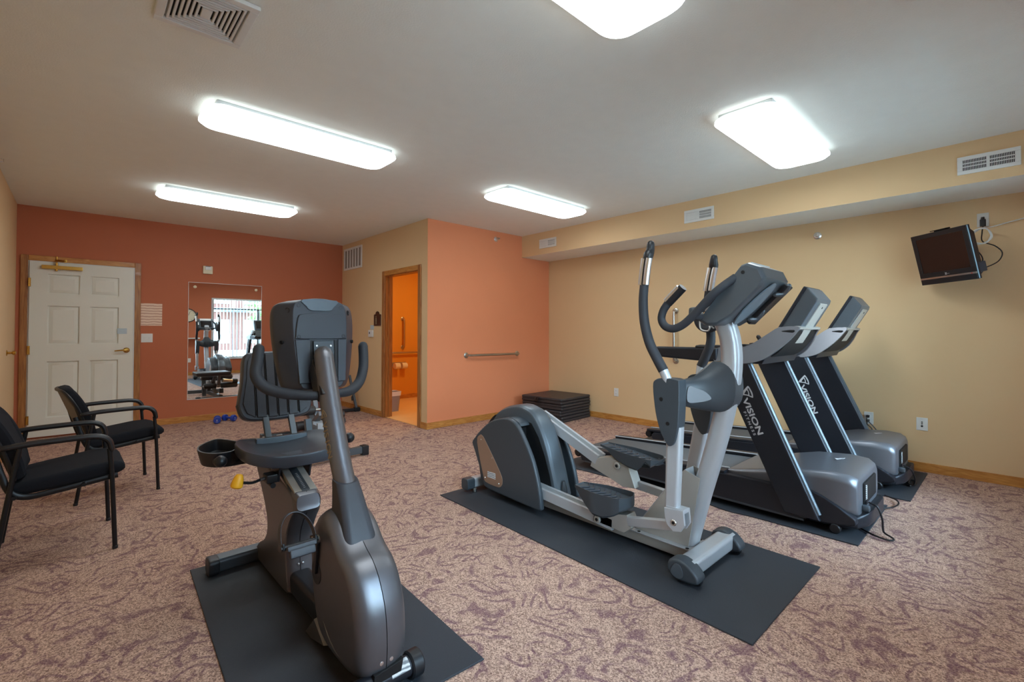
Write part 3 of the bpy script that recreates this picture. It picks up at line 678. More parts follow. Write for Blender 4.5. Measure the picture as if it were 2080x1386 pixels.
    for s in (-1, 1):
        a, b = X+s*.335, X+s*.387
        finish(G().prism(arm, 'x', min(a, b), max(a, b), .016, 3), 'handrail', M_TMDARK, t)
        # silver wing: outer plate that leans inwards towards the console top
        n = len(curve)
        def wx(p, off):
            k = max(0, min(1, (p[1]-1.06)/.20)); k = k*k*(3-2*k); return X+s*(.387-.14*k-off)
        lo = [(wx(p, 0), p[0], p[1]) for p in curve]; li = [(wx(p, .032), p[0], p[1]) for p in curve]
        finish(G().loft([li, lo]), 'console_wing', M_TMGREY, t)
    # console shelf, rim and dark underside
    shelf = pf([(1.13, 1.250), (1.10, 1.272), (.985, 1.280), (.965, 1.270), (.972, 1.258), (1.08, 1.248)])
    finish(G().prism(shelf, 'x', X-.235, X+.235, .006), 'console_shelf', M_SILV2, t)
    und = cat2(pf([(1.16, 1.225), (1.10, 1.245), (1.0, 1.255), (1.01, 1.215), (1.06, 1.14), (1.12, 1.08), (1.22, 1.04), (1.30, 1.045), (1.28, 1.12)]), 3)
    finish(G().prism(und, 'x', X-.255, X+.255, .012), 'console_underside', M_DEEP, t)
    finish(G().prism(pf([(1.17, 1.02), (1.34, 1.02), (1.34, 1.06), (1.14, 1.08)]), 'x', X-.345, X+.345, .01), 'cross_brace', M_TMDARK, t)
    # display
    d = Vector((0, -.50, .866)); nrm = Vector((0, .866, .50))       # up along the screen, towards the runner
    M = Matrix(((1, 0, 0, X), (0, d.y, nrm.y, Y(1.063)), (0, d.z, nrm.z, 1.262), (0, 0, 0, 1)))
    hw = .168
    prof = [(-.040, -.012), (-.040, .040), (.290, .040), (.300, .030), (.262, -.055), (.240, -.062), (.02, -.062)]
    tb = [(v, q) for v, q in prof]
    g = G(); g.prism(tb, 'x', -hw, hw, .010, 2, M=M); dsp = lab(finish(g, 'display_housing', M_SLATE, t), 'blue grey display housing tilted back')
    g = G(); g.box(-hw-.006, hw+.006, -.035, .300, .036, .058, .008, 2, M=M); finish(g, 'display_bezel', M_TMDARK, t)
    g = G(); g.box(-hw+.03, hw-.03, .03, .27, .058, .0595, .001, 1, M=M); finish(g, 'screen', M_SCREEN, t)
    g = G(); g.box(-.085, .085, -.080, .235, -.070, -.058, .006, 2, M=M); lab(finish(g, 'rear_spine', M_SILV2, t), 'light grey spine plate behind the display')
    g = G(); g.lathe([(.008, 0), (.005, .003)], M @ Vector((0, .205, -.070)), M.to_3x3() @ Vector((0, 0, -1)), 10); finish(g, 'lock_hole', M_DEEP, t)
    # heart-rate grip and safety bits rising from the rails
    for s in (-1, 1):
        g = G(); g.tube([(X+s*.25, Y(1.30), 1.09), (X+s*.25, Y(1.37), 1.15), (X+s*.25, Y(1.40), 1.20)], .016, 12, dome=True); finish(g, 'grip_knob', M_BLACK, t)
        g = G(); g.box(X+s*.361-.024, X+s*.361+.024, Y(1.53), Y(1.62), 1.12, 1.137, .006); finish(g, 'quick_key', M_BLACK, t)
    g = G(); g.tube([(X-.25, Y(1.31), 1.085), (X-.1, Y(1.33), 1.095), (X+.1, Y(1.33), 1.095), (X+.25, Y(1.31), 1.085)], .016, 12, sm=4); finish(g, 'cross_grip', M_BLACK, t)
    return t
tm1 = make_treadmill(3.748, 0, 'grey and black treadmill with full white lettering, nearest the elliptical')
tm2 = copy_tree(tm1); tm2.location = Vector(tm1.location)+Vector((1.200, -.018, 0))
tm2['label'] = 'grey and black treadmill nearest the beige wall, half hidden by the other'
ROOT[tm2.name] = tuple(tm2.location)
g = G(); g.text('F', (4.5745, 2.55, .082), (0, -1, 0), (.0, -.25, 1), .10, .001, .006)
lab(finish(g, 'skirt_lettering', M_LOGO, tm2), 'white letter on the rear of the left skirt')
# power cords
g = G(); g.tube([(3.605, .628, .183), (3.60, .585, .168), (3.605, .562, .10), (3.612, .56, .045), (3.60, .55, .020), (3.545, .50, .0168), (3.50, .515, .0168), (3.53, .60, .0168), (3.62, .70, .0168)], .0055, 8, sm=6)
finish(g, 'power_cord', M_BLACK, tm1)
g = G(); g.tube([(4.805, .610, .183), (4.80, .565, .16), (4.84, .545, .08), (4.90, .56, .022), (5.02, .56, .0168), (5.06, .60, .0168), (4.95, .60, .0168), (4.86, .575, .0168), (4.90, .62, .0168), (5.02, .66, .0168)], .0055, 8, sm=6)
finish(g, 'power_cord', M_BLACK, tm2)
g = G(); g.tube([(4.44, .675, .0168), (4.38, .60, .0168), (4.28, .575, .0168), (4.16, .60, .0168), (4.08, .66, .0168)], .0055, 8, sm=6)
finish(g, 'power_cord', M_BLACK, tm1)
for k, (dx, p) in enumerate(((0, .40), (.02, .441))):
    g = G(); g.tube([(XR-.042, .956, p), (XR-.06, .955, p-.03), (XR-.055, .92-.03*k, .33), (XR-.05, .88-.05*k, .20), (XR-.05, .86-.06*k, .06), (XR-.06, .82-.06*k, .0168), (5.36-.05*k, .78-.06*k, .0168)], .0045, 8, sm=6)
    pc = finish(g, 'power_cord', M_BLACK, tm2)
    finish(G().box(XR-.04, XR-.010, .944, .968, p-.012, p+.012, .004), 'power_plug', M_BLACK, pc)

# ------------------------------------------------------------------ elliptical trainer
EX = 2.45
el = thing('elliptical_trainer', 'silver and slate elliptical trainer on a black mat', 'elliptical', (EX, 1.85, .008))
def bolt(parent, c, d, r=.009, m=M_DEEP): return finish(G().lathe([(r, 0), (r, .002), (r*.6, .003), (0, .003)], c, d, 12), 'bolt', m, parent)
# base
finish(G().box(EX-.075, EX+.075, 1.14, 2.86, .030, .088, .006), 'base_beam', M_SILV2, el)
finish(G().box(EX-.088, EX+.088, 1.16, 1.55, .086, .094, .003), 'base_plate', M_SILVER, el)
g = G(); g.prism(rrect(1.118, .072, .098, .085, .022, 4), 'x', EX-.235, EX+.255, .002, 1); finish(g, 'front_stabilizer', M_SILVER, el)
g = G(); g.prism(rrect(2.885, .068, .075, .075, .018, 4), 'x', EX-.235, EX+.235, .002, 1); finish(g, 'rear_stabilizer', M_SILVER, el)
capf = cat2([(1.19, .055), (1.185, .105), (1.135, .125), (1.08, .110), (1.045, .080), (1.032, .056), (1.038, .036), (1.075, .026), (1.15, .026)], 3)
for s in (-1, 1):
    a, b = EX+s*.205, EX+s*.290; c = lab(finish(G().prism(capf, 'x', min(a, b), max(a, b), .014, 3), 'end_cap', M_SLATED, el), 'dark slate moulded end cap')
    xo = EX+s*.2905; finish(G().prism(cat2([(xc_, zc_) for xc_, zc_ in ((1.17, .06), (1.15, .10), (1.12, .10), (1.105, .06), (1.12, .038), (1.15, .038))], 3), 'x', xo-.003, xo+.001, .001), 'cap_disc', M_SLATE, c)
    finish(G().cyl((EX+s*.22, 1.06, .033), (EX+s*.25, 1.06, .033), .024, 18, .005), 'transport_wheel', M_BLACK, el)
    finish(G().cyl((EX+s*.25, 1.13, .0085), (EX+s*.25, 1.13, .03), .022, 14, .004), 'leveller', M_BLACK, el)
    a, b = EX+s*.19, EX+s*.265
    finish(G().prism(rrect(2.885, .068, .085, .085, .022, 4), 'x', min(a, b), max(a, b), .008), 'rear_cap', M_SLATED, el)
    finish(G().cyl((EX+s*.20, 2.84, .0085), (EX+s*.20, 2.84, .035), .016, 12, .003), 'rear_leveller', M_STEEL, el)
# mast
path = [(1.220, .090), (1.150, .36), (1.092, .56), (1.036, .77), (1.000, .94), (.985, 1.08), (.993, 1.20), (1.022, 1.29), (1.075, 1.375)]
pp = cat([(0, p[0], p[1]) for p in path], 5); rings = []
for i, p in enumerate(pp):
    a = pp[max(0, i-1)]; b = pp[min(len(pp)-1, i+1)]; tn = (b-a).normalized(); nn = Vector((0, tn.z, -tn.y))
    wd = .092; rings.append([(EX+q[0], p.y+nn.y*q[1], p.z+nn.z*q[1]) for q in rrect(0, 0, .098, wd, .034, 5)])
finish(G().loft(rings), 'mast', M_SILVER, el)
for s in (-1, 1):
    a, b = EX+s*.050, EX+s*.058
    finish(G().prism([(1.128, .470), (1.215, .500), (1.30, .40), (1.52, .094), (1.195, .094)], 'x', min(a, b), max(a, b), .003), 'mast_gusset', M_SILV2, el)
finish(G().prism([(1.215, .50), (1.31, .40), (1.53, .094), (1.47, .094), (1.27, .36), (1.2, .44)], 'x', EX-.05, EX+.05, .004), 'mast_brace', M_SILVER, el)
for x, y in ((-.078, 1.19), (.078, 1.19), (-.078, 1.48)): bolt(el, (EX+x, y, .094), (0, 0, 1))
# rear drive housing
lobe = cat2([(2.870, .385), (2.835, .43), (2.777, .486), (2.656, .574), (2.53, .615), (2.45, .622), (2.385, .602), (2.33, .552), (2.262, .455), (2.206, .355), (2.158, .217), (2.134, .09), (2.14, .058), (2.20, .052), (2.55, .063), (2.70, .073), (2.735, .10), (2.765, .18), (2.84, .325)], 3)
def shrink(poly, k, cx, cy): return [(cx+(p[0]-cx)*k, cy+(p[1]-cy)*k) for p in poly]
hous = None
for s in (-1, 1):
    # outer shell plate with soft edge
    a, b = EX+s*.208, EX+s*.168
    g = G(); g.prism(lobe, 'x', min(a, b), max(a, b), .016, 3); hl = lab(finish(g, 'side_shroud', M_SLATED, el), 'slate side shroud of the drive housing')
    # roof of the lobe reaching the centre ridge, open towards the front
    roof = [p for p in lobe if not (p[0] < 2.36 and p[1] < .60)]
    roof = cat2([(2.860, .40), (2.777, .484), (2.656, .572), (2.53, .613), (2.45, .620), (2.385, .600), (2.365, .575), (2.40, .565), (2.46, .590), (2.53, .583), (2.64, .545), (2.75, .465), (2.83, .385), (2.80, .30), (2.74, .12), (2.80, .12), (2.84, .30)], 3)
    a, b = EX+s*.170, EX+s*.07; finish(G().prism(roof, 'x', min(a, b), max(a, b)), 'shroud_roof', M_SLATED, el)
    ins = shrink(lobe, .955, 2.56, .32); a, b = EX+s*.172, EX+s*.160
    liner = [(2.46, .58), (2.395, .555), (2.40, .40), (2.36, .20), (2.34, .10), (2.70, .09), (2.80, .35), (2.66, .53)]  # black block in place of the shade deep in the slot
    a, b = EX+s*.169, EX+s*.071; lab(finish(G().prism(liner, 'x', min(a, b), max(a, b)), 'slot_shade', M_DEEP, el), 'black block standing for the shade inside the crank slot')
    tp = cat2([(2.800, .395), (2.77, .455), (2.735, .455), (2.69, .41), (2.535, .225), (2.510, .165), (2.525, .125), (2.57, .112), (2.69, .118), (2.725, .16)], 3)
    xo = EX+s*.2085; pn = lab(finish(G().prism(tp, 'x', xo-.002, xo+.002, .0015), 'bronze_panel', M_TANP, hl), 'bronze coloured side panel')
    for y, z in ((2.752, .425), (2.625, .31), (2.55, .14), (2.705, .15)): finish(G().lathe([(.005, 0), (.004, .002), (0, .0025)], (xo+s*.002, y, z), (s, 0, 0), 8), 'screw', M_STEEL, hl)
    if s < 0:
        finish(G().box(xo-.003, xo-.0018, 2.585, 2.675, .162, .205), 'spec_label', M_LABEL, hl)
for s in (-1, 1):
    a, b = EX+s*.0802, EX+s*.0825
    lab(finish(G().prism([(2.42, .60), (2.345, .588), (2.275, .50), (2.215, .38), (2.168, .25), (2.138, .12), (2.142, .09), (2.42, .09)], 'x', min(a, b), max(a, b)), 'slot_shade', M_DEEP, el), 'black block standing for the shade inside the crank slot')  # black plate over the ridge side, painted as slot shade
ridge = cat2([(2.90, .36), (2.86, .47), (2.77, .585), (2.655, .660), (2.52, .697), (2.42, .692), (2.335, .655), (2.262, .565), (2.205, .45), (2.160, .32), (2.120, .18), (2.112, .09), (2.30, .085), (2.86, .09)], 3)
rings = []
for dx, k in ((-.080, .94), (-.074, .97), (-.058, .985), (-.045, 1.0), (.045, 1.0), (.058, .985), (.074, .97), (.080, .94)):
    rings.append([(EX+dx, p[0], p[1]) for p in shrink(ridge, k, 2.50, .25)])
finish(G().loft(rings), 'centre_ridge', M_SLATE, el)
g = G(); rings = []
for z, r in ((.085, .036), (.12, .034), (.17, .026), (.215, .010)): rings.append([(EX+r*math.cos(a), 2.115+(.21-z)*-.05+r*.8*math.sin(a), z) for a in [2*PI*k/16 for k in range(16)]])
finish(G().loft(rings), 'front_foot_cone', M_SLATED, el)
finish(G().prism(cat2([(2.82, .52), (2.77, .575), (2.73, .60), (2.75, .57), (2.79, .53)], 3), 'x', EX-.084, EX-.070, .003), 'carry_handle_slot', M_DEEP, el)
# pedal arms, footplates, links, levers
def side(s, phase):
    S = lambda v: EX+s*v
    lo = phase == 'low'
    if lo: A, B, F, Jx, J = (2.62, .185), (1.60, .118), 0, 0, (1.165, .285)
    else: A, B, F, Jx, J = (2.45, .61), (1.90, .385), 0, 0, (1.275, .245)
    x0, x1 = S(.170), S(.085); a, b = min(x0, x1), max(x0, x1)
    A3, B3 = Vector((0, *A)), Vector((0, *B)); dn = (B3-A3).normalized(); nm = Vector((0, -dn.z, dn.y))
    if nm.z < 0: nm = -nm
    def rail(xa, xb, h0, h1, m, nme):
        P = [A3+nm*h0, A3+nm*h1, B3+nm*h1, B3+nm*h0]
        return finish(G().prism([(p.y, p.z) for p in P], 'x', xa, xb, .003), nme, m, el)
    rail(a, a+.022, -.032, .034, M_SILVER, 'pedal_arm'); rail(b-.022, b, -.032, .034, M_SILVER, 'pedal_arm'); rail(a+.02, b-.02, -.028, .008, M_SILV2, 'arm_channel')
    # bracket plate under the footplate and link to the lever
    if lo:
        br = [(1.74, .105), (1.73, .150), (1.60, .185), (1.50, .205), (1.470, .140), (1.52, .098)]
        ped = [(1.858, .296), (1.825, .245), (1.755, .198), (1.690, .166), (1.620, .168), (1.545, .196), (1.498, .236), (1.485, .302), (1.488, .310), (1.56, .306), (1.70, .298)]
        top = lambda y: .282
        zt, tilt = .286, -.012
        lk = ((1.500, .168), (1.165, .256))
        y0, y1 = 1.858, 1.486
    else:
        br = [(1.955, .335), (1.935, .392), (1.80, .425), (1.66, .395), (1.61, .268), (1.70, .258), (1.78, .285)]
        ped = [(1.885, .492), (1.870, .470), (1.76, .425), (1.64, .392), (1.56, .385), (1.475, .405), (1.462, .468), (1.54, .462), (1.70, .472)]
        lk = ((1.64, .275), (1.275, .232))
        y0, y1 = 1.885, 1.462
    finish(G().prism(br, 'x', S(.128)-.042, S(.128)+.042, .004), 'pedal_bracket', M_SILV2, el)
    g = G(); g.obb((S(.150), *lk[0]), (S(.205), *lk[1]), .040, .050, (1, 0, 0), .006); finish(g, 'link_bar', M_SILVER, el)
    for yy, zz in (((1.70, .125),) if lo else ((1.735, .385),)):
        xb_ = S(.172) if s < 0 else S(.084)
        finish(G().cyl((xb_-.012, yy, zz), (xb_+.004, yy, zz), .022, 18, .003), 'pivot_boss', M_SILV2, el); finish(G().cyl((xb_-.014, yy, zz), (xb_-.010, yy, zz), .010, 12), 'bolt', M_DEEP, el)
    # footplate: body follows a planform, narrower at the heel
    xc = S(.150); nS = 14; rim_o, rim_i, bot = [], [], []
    plan = []
    for k in range(nS+1):
        u = k/nS; hw = .088*min(1, (.50+1.2*u) if u < .45 else 1)*(1 if u < .86 else math.sqrt(max(.12, 1-((u-.86)/.15)**2)))
        plan.append((y0+(y1-y0)*u, hw))
    def zlow(y):      # underside profile from the side outline
        low = sorted([(p[0], p[1]) for p in ped if p[1] < (.29 if lo else .47) or p[0] in (ped[0][0],)])
        for (ya, za), (yb_, zb_) in zip(low, low[1:]):
            if ya <= y <= yb_: return za+(zb_-za)*(y-ya)/max(1e-6, yb_-ya)
        return low[0][1] if y < low[0][0] else low[-1][1]
    def ztop(u): return (.296 if lo else .492)+((.306 if lo else .466)-(.296 if lo else .492))*u
    def ring(f):
        L_ = [(xc-hw, y, f(u_, y)) for (y, hw), u_ in zip(plan, [k/nS for k in range(nS+1)])]
        R_ = [(xc+hw, y, f(u_, y)) for (y, hw), u_ in zip(plan, [k/nS for k in range(nS+1)])]
        return L_+R_[::-1]
    def scaled(r, k): return [(xc+(p[0]-xc)*k, (y0+y1)/2+(p[1]-(y0+y1)/2)*(1-(1-k)*.45), p[2]) for p in r]
    wall = lambda d: [(p[0], p[1], p[2]+d) for p in ring(lambda u, y: ztop(u))]
    floor_ = lambda: [(p[0], p[1], p[2]) for p in ring(lambda u, y: ztop(u)-.006-.028*u)]
    g = G(); g.loft([scaled(ring(lambda u, y: min(zlow(y), ztop(u)-.02)), .90), ring(lambda u, y: min(zlow(y)+.012, ztop(u)-.012)), wall(0), scaled(wall(0), .955), scaled(floor_(), .93)])
    fp = lab(finish(g, 'footplate', M_SLATED, el), 'dark footplate with raised rim')
    for k in range(7):
        u = .16+k*.105; y = y0+(y1-y0)*u; z = ztop(u)-.002-.028*u; hw = .052 if u < .75 else .042
        pts = cat([(xc-hw, y+.018, z), (xc-hw*.5, y+.002, z+.001), (xc, y-.016, z+.001), (xc+hw*.5, y+.002, z+.001), (xc+hw, y+.018, z)], 4)
        finish(G().tube(pts, .0045, 6), 'tread_ridge', M_VINYL, fp)
    # lever
    if lo:
        jb, pv = Vector((S(.222), *J)), Vector((S(.222), 1.178, .70))
        cov = cat2([(1.283, .955), (1.268, .992), (1.225, 1.003), (1.150, 1.000), (1.138, .972), (1.142, .80), (1.160, .695), (1.185, .664), (1.208, .672), (1.240, .725), (1.268, .82)], 4)
        nk = [(S(.235), 1.205, .975), (S(.245), 1.232, 1.045)]
        tb = [(S(.244), 1.230, 1.040), (S(.250), 1.262, 1.100), (S(.250), 1.306, 1.182), (S(.252), 1.334, 1.290), (S(.256), 1.339, 1.400), (S(.258), 1.331, 1.490)]
        gp = [(S(.258), 1.331, 1.488), (S(.262), 1.318, 1.57), (S(.266), 1.306, 1.625)]
        tip = [(S(.266), 1.306, 1.622), (S(.262), 1.302, 1.645), (S(.250), 1.300, 1.665), (S(.248), 1.298, 1.700)]
        bx = 0
    else:
        jb, pv = Vector((S(.190), *J)), Vector((S(.190), 1.222, .72))
        dy, dz = .024, -.006
        cov = [(p[0]+.020, p[1]-.006) for p in cat2([(1.283, .955), (1.268, .992), (1.225, 1.003), (1.150, 1.000), (1.138, .972), (1.142, .80), (1.160, .695), (1.185, .664), (1.208, .672), (1.240, .725), (1.268, .82)], 4)]
        nk = [(S(.225), 1.262, .97), (S(.245), 1.262, 1.040)]
        tb = [(S(.244), 1.262, 1.035), (S(.250), 1.237, 1.094), (S(.250), 1.205, 1.185), (S(.250), 1.212, 1.310), (S(.250), 1.220, 1.420), (S(.250), 1.214, 1.480)]
        gp = [(S(.250), 1.214, 1.478), (S(.250), 1.200, 1.555), (S(.250), 1.188, 1.612)]
        tip = [(S(.250), 1.188, 1.609), (S(.246), 1.184, 1.630), (S(.242), 1.182, 1.650), (S(.242), 1.180, 1.668)]
    lx = jb.x
    g = G(); g.loft([[(lx+q[0], jb.y+.03+q[1]*.9, .335) for q in rrect(0, 0, .052, .082, .02, 4)], [(lx+q[0], pv.y+q[1], .76) for q in rrect(0, 0, .052, .085, .02, 4)]])
    finish(g, 'lever_bar', M_SILVER, el)
    g = G(); jy, jz = jb.y, jb.z
    cl_ = [(jy+.058, jz+.062), (jy-.045, jz+.072), (jy-.052, jz+.0), (jy-.030, jz-.036), (jy+.01, jz-.046), (jy+.045, jz-.02), (jy+.056, jz+.02)]
    g.prism(cl_, 'x', lx-.037, lx-.021, .005); g.prism(cl_, 'x', lx+.021, lx+.037, .005); g.box(lx-.03, lx+.03, jy-.045, jy+.052, jz+.05, jz+.074, .005)
    cv = finish(g, 'lever_clevis', M_SILVER, el); finish(G().cyl((lx-.040, jy+.006, jz), (lx+.040, jy+.006, jz), .016, 16, .003), 'clevis_pin', M_STEEL, cv); finish(G().cyl((lx-.0415, jy+.006, jz), (lx-.0395, jy+.006, jz), .008, 12), 'pin_socket', M_DEEP, cv)
    cvr = lab(finish(G().prism(cov, 'x', lx-.038, lx+.038, .014, 3), 'pivot_cover', M_SLATED, el), 'slate pivot cover on the arm lever')
    for yy, zz in ((1.235, .895), (1.20, .775)):
        finish(G().cyl((lx+s*.034, yy, zz), (lx+s*.0392, yy, zz), .010, 12), 'screw_hole', M_DEEP, cvr)
    finish(G().tube(nk, .024, 14), 'lever_neck', M_SILVER, el)
    lab(finish(G().tube(tb, [.026, .026, .0255, .025, .024, .023], 14, sm=5), 'lever_grip', M_FOAM, el), 'black foam section of the moving handle')
    gr = finish(G().tube(gp, .0245, 14, sm=3), 'hand_grip', M_BLACK, el)
    for k in (-1, 1):
        off = Vector((k*.0155*.9, .018 if k < 0 else -.018, 0)) if False else Vector((0, k*.0135, 0))
        finish(G().tube([Vector(p)+off*1.0+Vector((-.009, 0, 0)) for p in gp], .0172, 10, sm=3), 'pulse_plate', M_CHROME, gr)
    finish(G().tube(tip, [.025, .026, .022, .020], 14, sm=3, dome=True), 'grip_tip', M_BLACK, gr)
    return lx
side(-1, 'low'); side(1, 'high')
# pivot axle fairing between the levers
rings = []
for dx, yc, hy, zb, zt in ((-.186, 1.178, .030, .872, .985), (-.165, 1.172, .040, .862, .990), (-.130, 1.155, .058, .850, .996), (-.100, 1.130, .078, .840, 1.012), (-.075, 1.100, .096, .833, 1.040), (-.058, 1.075, .108, .829, 1.070), (-.050, 1.060, .112, .828, 1.088), (.050, 1.060, .112, .828, 1.088), (.058, 1.075, .108, .829, 1.070), (.075, 1.105, .096, .833, 1.040), (.100, 1.140, .078, .840, 1.012), (.130, 1.175, .058, .850, .996), (.160, 1.205, .040, .862, .985)):
    ring = []
    for k in range(28):
        a = 2*PI*k/28; c, s_ = math.cos(a), math.sin(a); ex = .78
        ring.append((EX+dx, yc+hy*abs(c)**ex*(1 if c > 0 else -1), (zb+zt)/2+(zt-zb)/2*abs(s_)**ex*(1 if s_ > 0 else -1)-(.35*(zt-zb)*max(0, c)*max(0, s_) if zt > 1.0 else 0)))
    rings.append(ring)
fr = lab(finish(G().loft(rings), 'pivot_fairing', M_SLATED, el), 'slate fairing round the lever axle')
for s in (-1, 1):
    r_ = Vector((-s*.63, -.776, 0)); n_ = r_.cross(Vector((0, 0, 1))); fl_ = 1 if s < 0 else -1
    lp = cat2([(-.050, .034), (-.054, -.040), (.0, -.042), (.050, -.030), (.058, -.016), (.030, .012), (-.01, .028)], 4)
    if s < 0: lab(finish(G().plate(lp, Vector((EX-.135, 1.098, .925))+n_*.004, r_, (0, 0, 1), .006), 'fairing_inlay', mat('mid_grey', (128, 134, 140), .55), fr), 'light grey inlay')
# fixed heart-rate handlebar
for s in (-1, 1):
    x = EX+s*.205
    P = [(EX+s*.150, .905, 1.500), (EX+s*.190, .945, 1.460), (x, .995, 1.415), (x, 1.080, 1.330), (x, 1.140, 1.278), (x, 1.195, 1.256), (x, 1.240, 1.268), (x, 1.262, 1.305), (x, 1.252, 1.350), (x, 1.222, 1.392)]
    lab(finish(G().tube(P, .0205, 14, sm=4), 'fixed_handlebar', M_FOAM, el), 'bent foam covered fixed handlebar')
    q = [(x, 1.224, 1.389), (x, 1.180, 1.430), (x, 1.142, 1.466)]
    gr = finish(G().tube(q, .0225, 14, dome=False), 'pulse_grip', M_BLACK, el)
    finish(G().tube([(x-.006, 1.222+.010, 1.391+.008), (x-.006, 1.150+.010, 1.458+.008)], .0168, 10), 'pulse_plate', M_CHROME, gr)
g = G(); g.tube([(EX-.205, 1.09, 1.32), (EX-.10, 1.06, 1.31), (EX+.10, 1.06, 1.31), (EX+.205, 1.09, 1.32)], .0195, 14, sm=4); finish(g, 'handlebar_bridge', M_FOAM, el)
# console
prof = [(1.085, 1.292), (1.058, 1.332), (.905, 1.520), (.872, 1.560), (.845, 1.566), (.790, 1.540), (.768, 1.490), (.790, 1.450), (.925, 1.315), (1.00, 1.272), (1.05, 1.270)]
rings = []
for dx, k in ((-.168, .90), (-.160, .96), (-.145, 1.0), (.145, 1.0), (.160, .96), (.168, .90)): rings.append([(EX+dx, p[0], p[1]) for p in shrink(prof, k, .92, 1.42)])
cons = lab(finish(G().loft(rings), 'console_body', M_SLATE, el), 'slate console tilted towards the user')
finish(G().prism([(.905, 1.522), (.870, 1.566), (.842, 1.570), (.852, 1.556), (.890, 1.512)], 'x', EX-.125, EX+.125, .004), 'console_top_cap', M_WHITE, cons)
el_loop = [(.062*math.cos(t_), .125*math.sin(t_)*(1.0 if math.sin(t_) < 0 else 1.15)) for t_ in [2*PI*k/28 for k in range(28)]]
finish(G().plate(el_loop, (EX-.045, .868, 1.368), (1, 0, 0), (0, -.707, .707), .006), 'rear_inlay', mat('pale_slate', (122, 140, 152), .4, .2), cons)
finish(G().cyl((EX-.170, .865, 1.520), (EX-.164, .865, 1.520), .0085, 12), 'screw_hole', M_DEEP, cons)
M = Matrix(((1, 0, 0, EX), (0, -.63, .777, .985), (0, .777, .63, 1.425), (0, 0, 0, 1)))
finish(G().box(-.12, .12, -.10, .10, .002, .0075, .002, 1, M=M), 'screen', M_SCREEN, cons)
g = G(); g.obb((EX+.125, .940, 1.285), (EX+.125, .758, 1.468), .085, .022, (1, 0, 0), .005); lab(finish(g, 'rear_tray', M_BLACK, el), 'black tray behind the console')
for s in (0, 1): finish(G().tube([(EX+.08, .925-s*.12, 1.305+s*.12), (EX+.10, .895-s*.12, 1.310+s*.12), (EX+.10, .872-s*.12, 1.345+s*.12)], .013, 10, sm=3, dome=True), 'tray_clip', M_SLATE, el)
finish(G().obb((EX-.168, 1.085, 1.332), (EX-.205, 1.10, 1.335), .05, .06, (0, 1, 0), .012), 'handlebar_clamp', M_SLATE, el)
g = G(); g.tube([(EX+.02, 1.15, 1.345), (EX+.06, 1.18, 1.30), (EX+.05, 1.17, 1.255), (EX+.02, 1.12, 1.245), (EX-.02, 1.09, 1.26), (EX, 1.10, 1.275), (EX+.05, 1.10, 1.26)], .004, 8, sm=5)
lab(finish(g, 'sensor_wires', M_WHITE, el), 'loose pale wires under the console')

# ------------------------------------------------------------------ recumbent bike
BX = .775
bk = thing('recumbent_bike', 'charcoal recumbent exercise bike with a black seat on the front rubber mat', 'exercise bike', (BX, 2.05, .008))
# flywheel housing
fly = cat2([(1.610, .455), (1.560, .430), (1.510, .383), (1.466, .300), (1.450, .205), (1.452, .130), (1.466, .085), (1.52, .055), (1.62, .045), (1.76, .05), (1.84, .082), (1.885, .16), (1.922, .28), (1.932, .36), (1.922, .44), (1.895, .505), (1.84, .548), (1.775, .562), (1.71, .535), (1.66, .49)], 4)
rings = []
for dx, k in ((-.093, .76), (-.091, .82), (-.085, .88), (-.073, .935), (-.056, .968), (-.034, .990), (-.0015, 1.0)): rings.append([(BX+dx, p[0], p[1]) for p in shrink(fly, k, 1.70, .30)])
for s in (-1, 1):
    rr = [[(BX+s*(-(q[0]-BX))*1, q[1], q[2]) for q in r] for r in rings] if s > 0 else rings
    o = finish(G().loft(rr), 'flywheel_cover', M_CHAR, bk)
    if s < 0: left_cover = o
finish(G().prism(shrink(fly, .985, 1.70, .30), 'x', BX-.0016, BX+.0016), 'cover_seam', M_DEEP, bk)
g = G(); g.lathe([(.045, 0), (.044, .004), (.0, .005)], (BX-.091, 1.835, .315), (-1, 0, 0), 20); finish(g, 'crank_hub', M_TMDARK, bk)
for y, z in ((1.74, .315),): finish(G().lathe([(.014, 0), (.012, .003), (0, .004)], (BX-.089, y, z), (-1, 0, 0), 14), 'access_screw', M_CHAR, left_cover)
g = G(); g.tube([(BX-.0905, 1.775, .165), (BX-.0935, 1.72, .13), (BX-.092, 1.66, .105), (BX-.088, 1.60, .095)], .0025, 6, sm=4); lab(finish(g, 'body_line', M_TMGREY, left_cover), 'thin curved line on the housing')
for dx in (-.018, .018): bolt(bk, (BX+dx, 1.4545, .128), (0, -1, .05), .007, M_CHROME)
finish(G().prism([(BX-.05, .05), (BX-.045, .10), (BX+.03, .108), (BX+.062, .112), (BX+.05, .05)], 'y', 1.448, 1.50, .003), 'front_opening', M_DEEP, bk)
for s in (-1, 1):
    g = G(); g.loft([[(BX+s*.078, 1.80, .045), (BX+s*.078, 1.93, .012), (BX+s*.078, 1.99, .012), (BX+s*.078, 1.90, .10)], [(BX+s*.050, 1.78, .045), (BX+s*.050, 1.93, .012), (BX+s*.050, 1.97, .012), (BX+s*.050, 1.88, .12)]]); finish(g, 'rear_foot_flare', M_CHAR, bk)
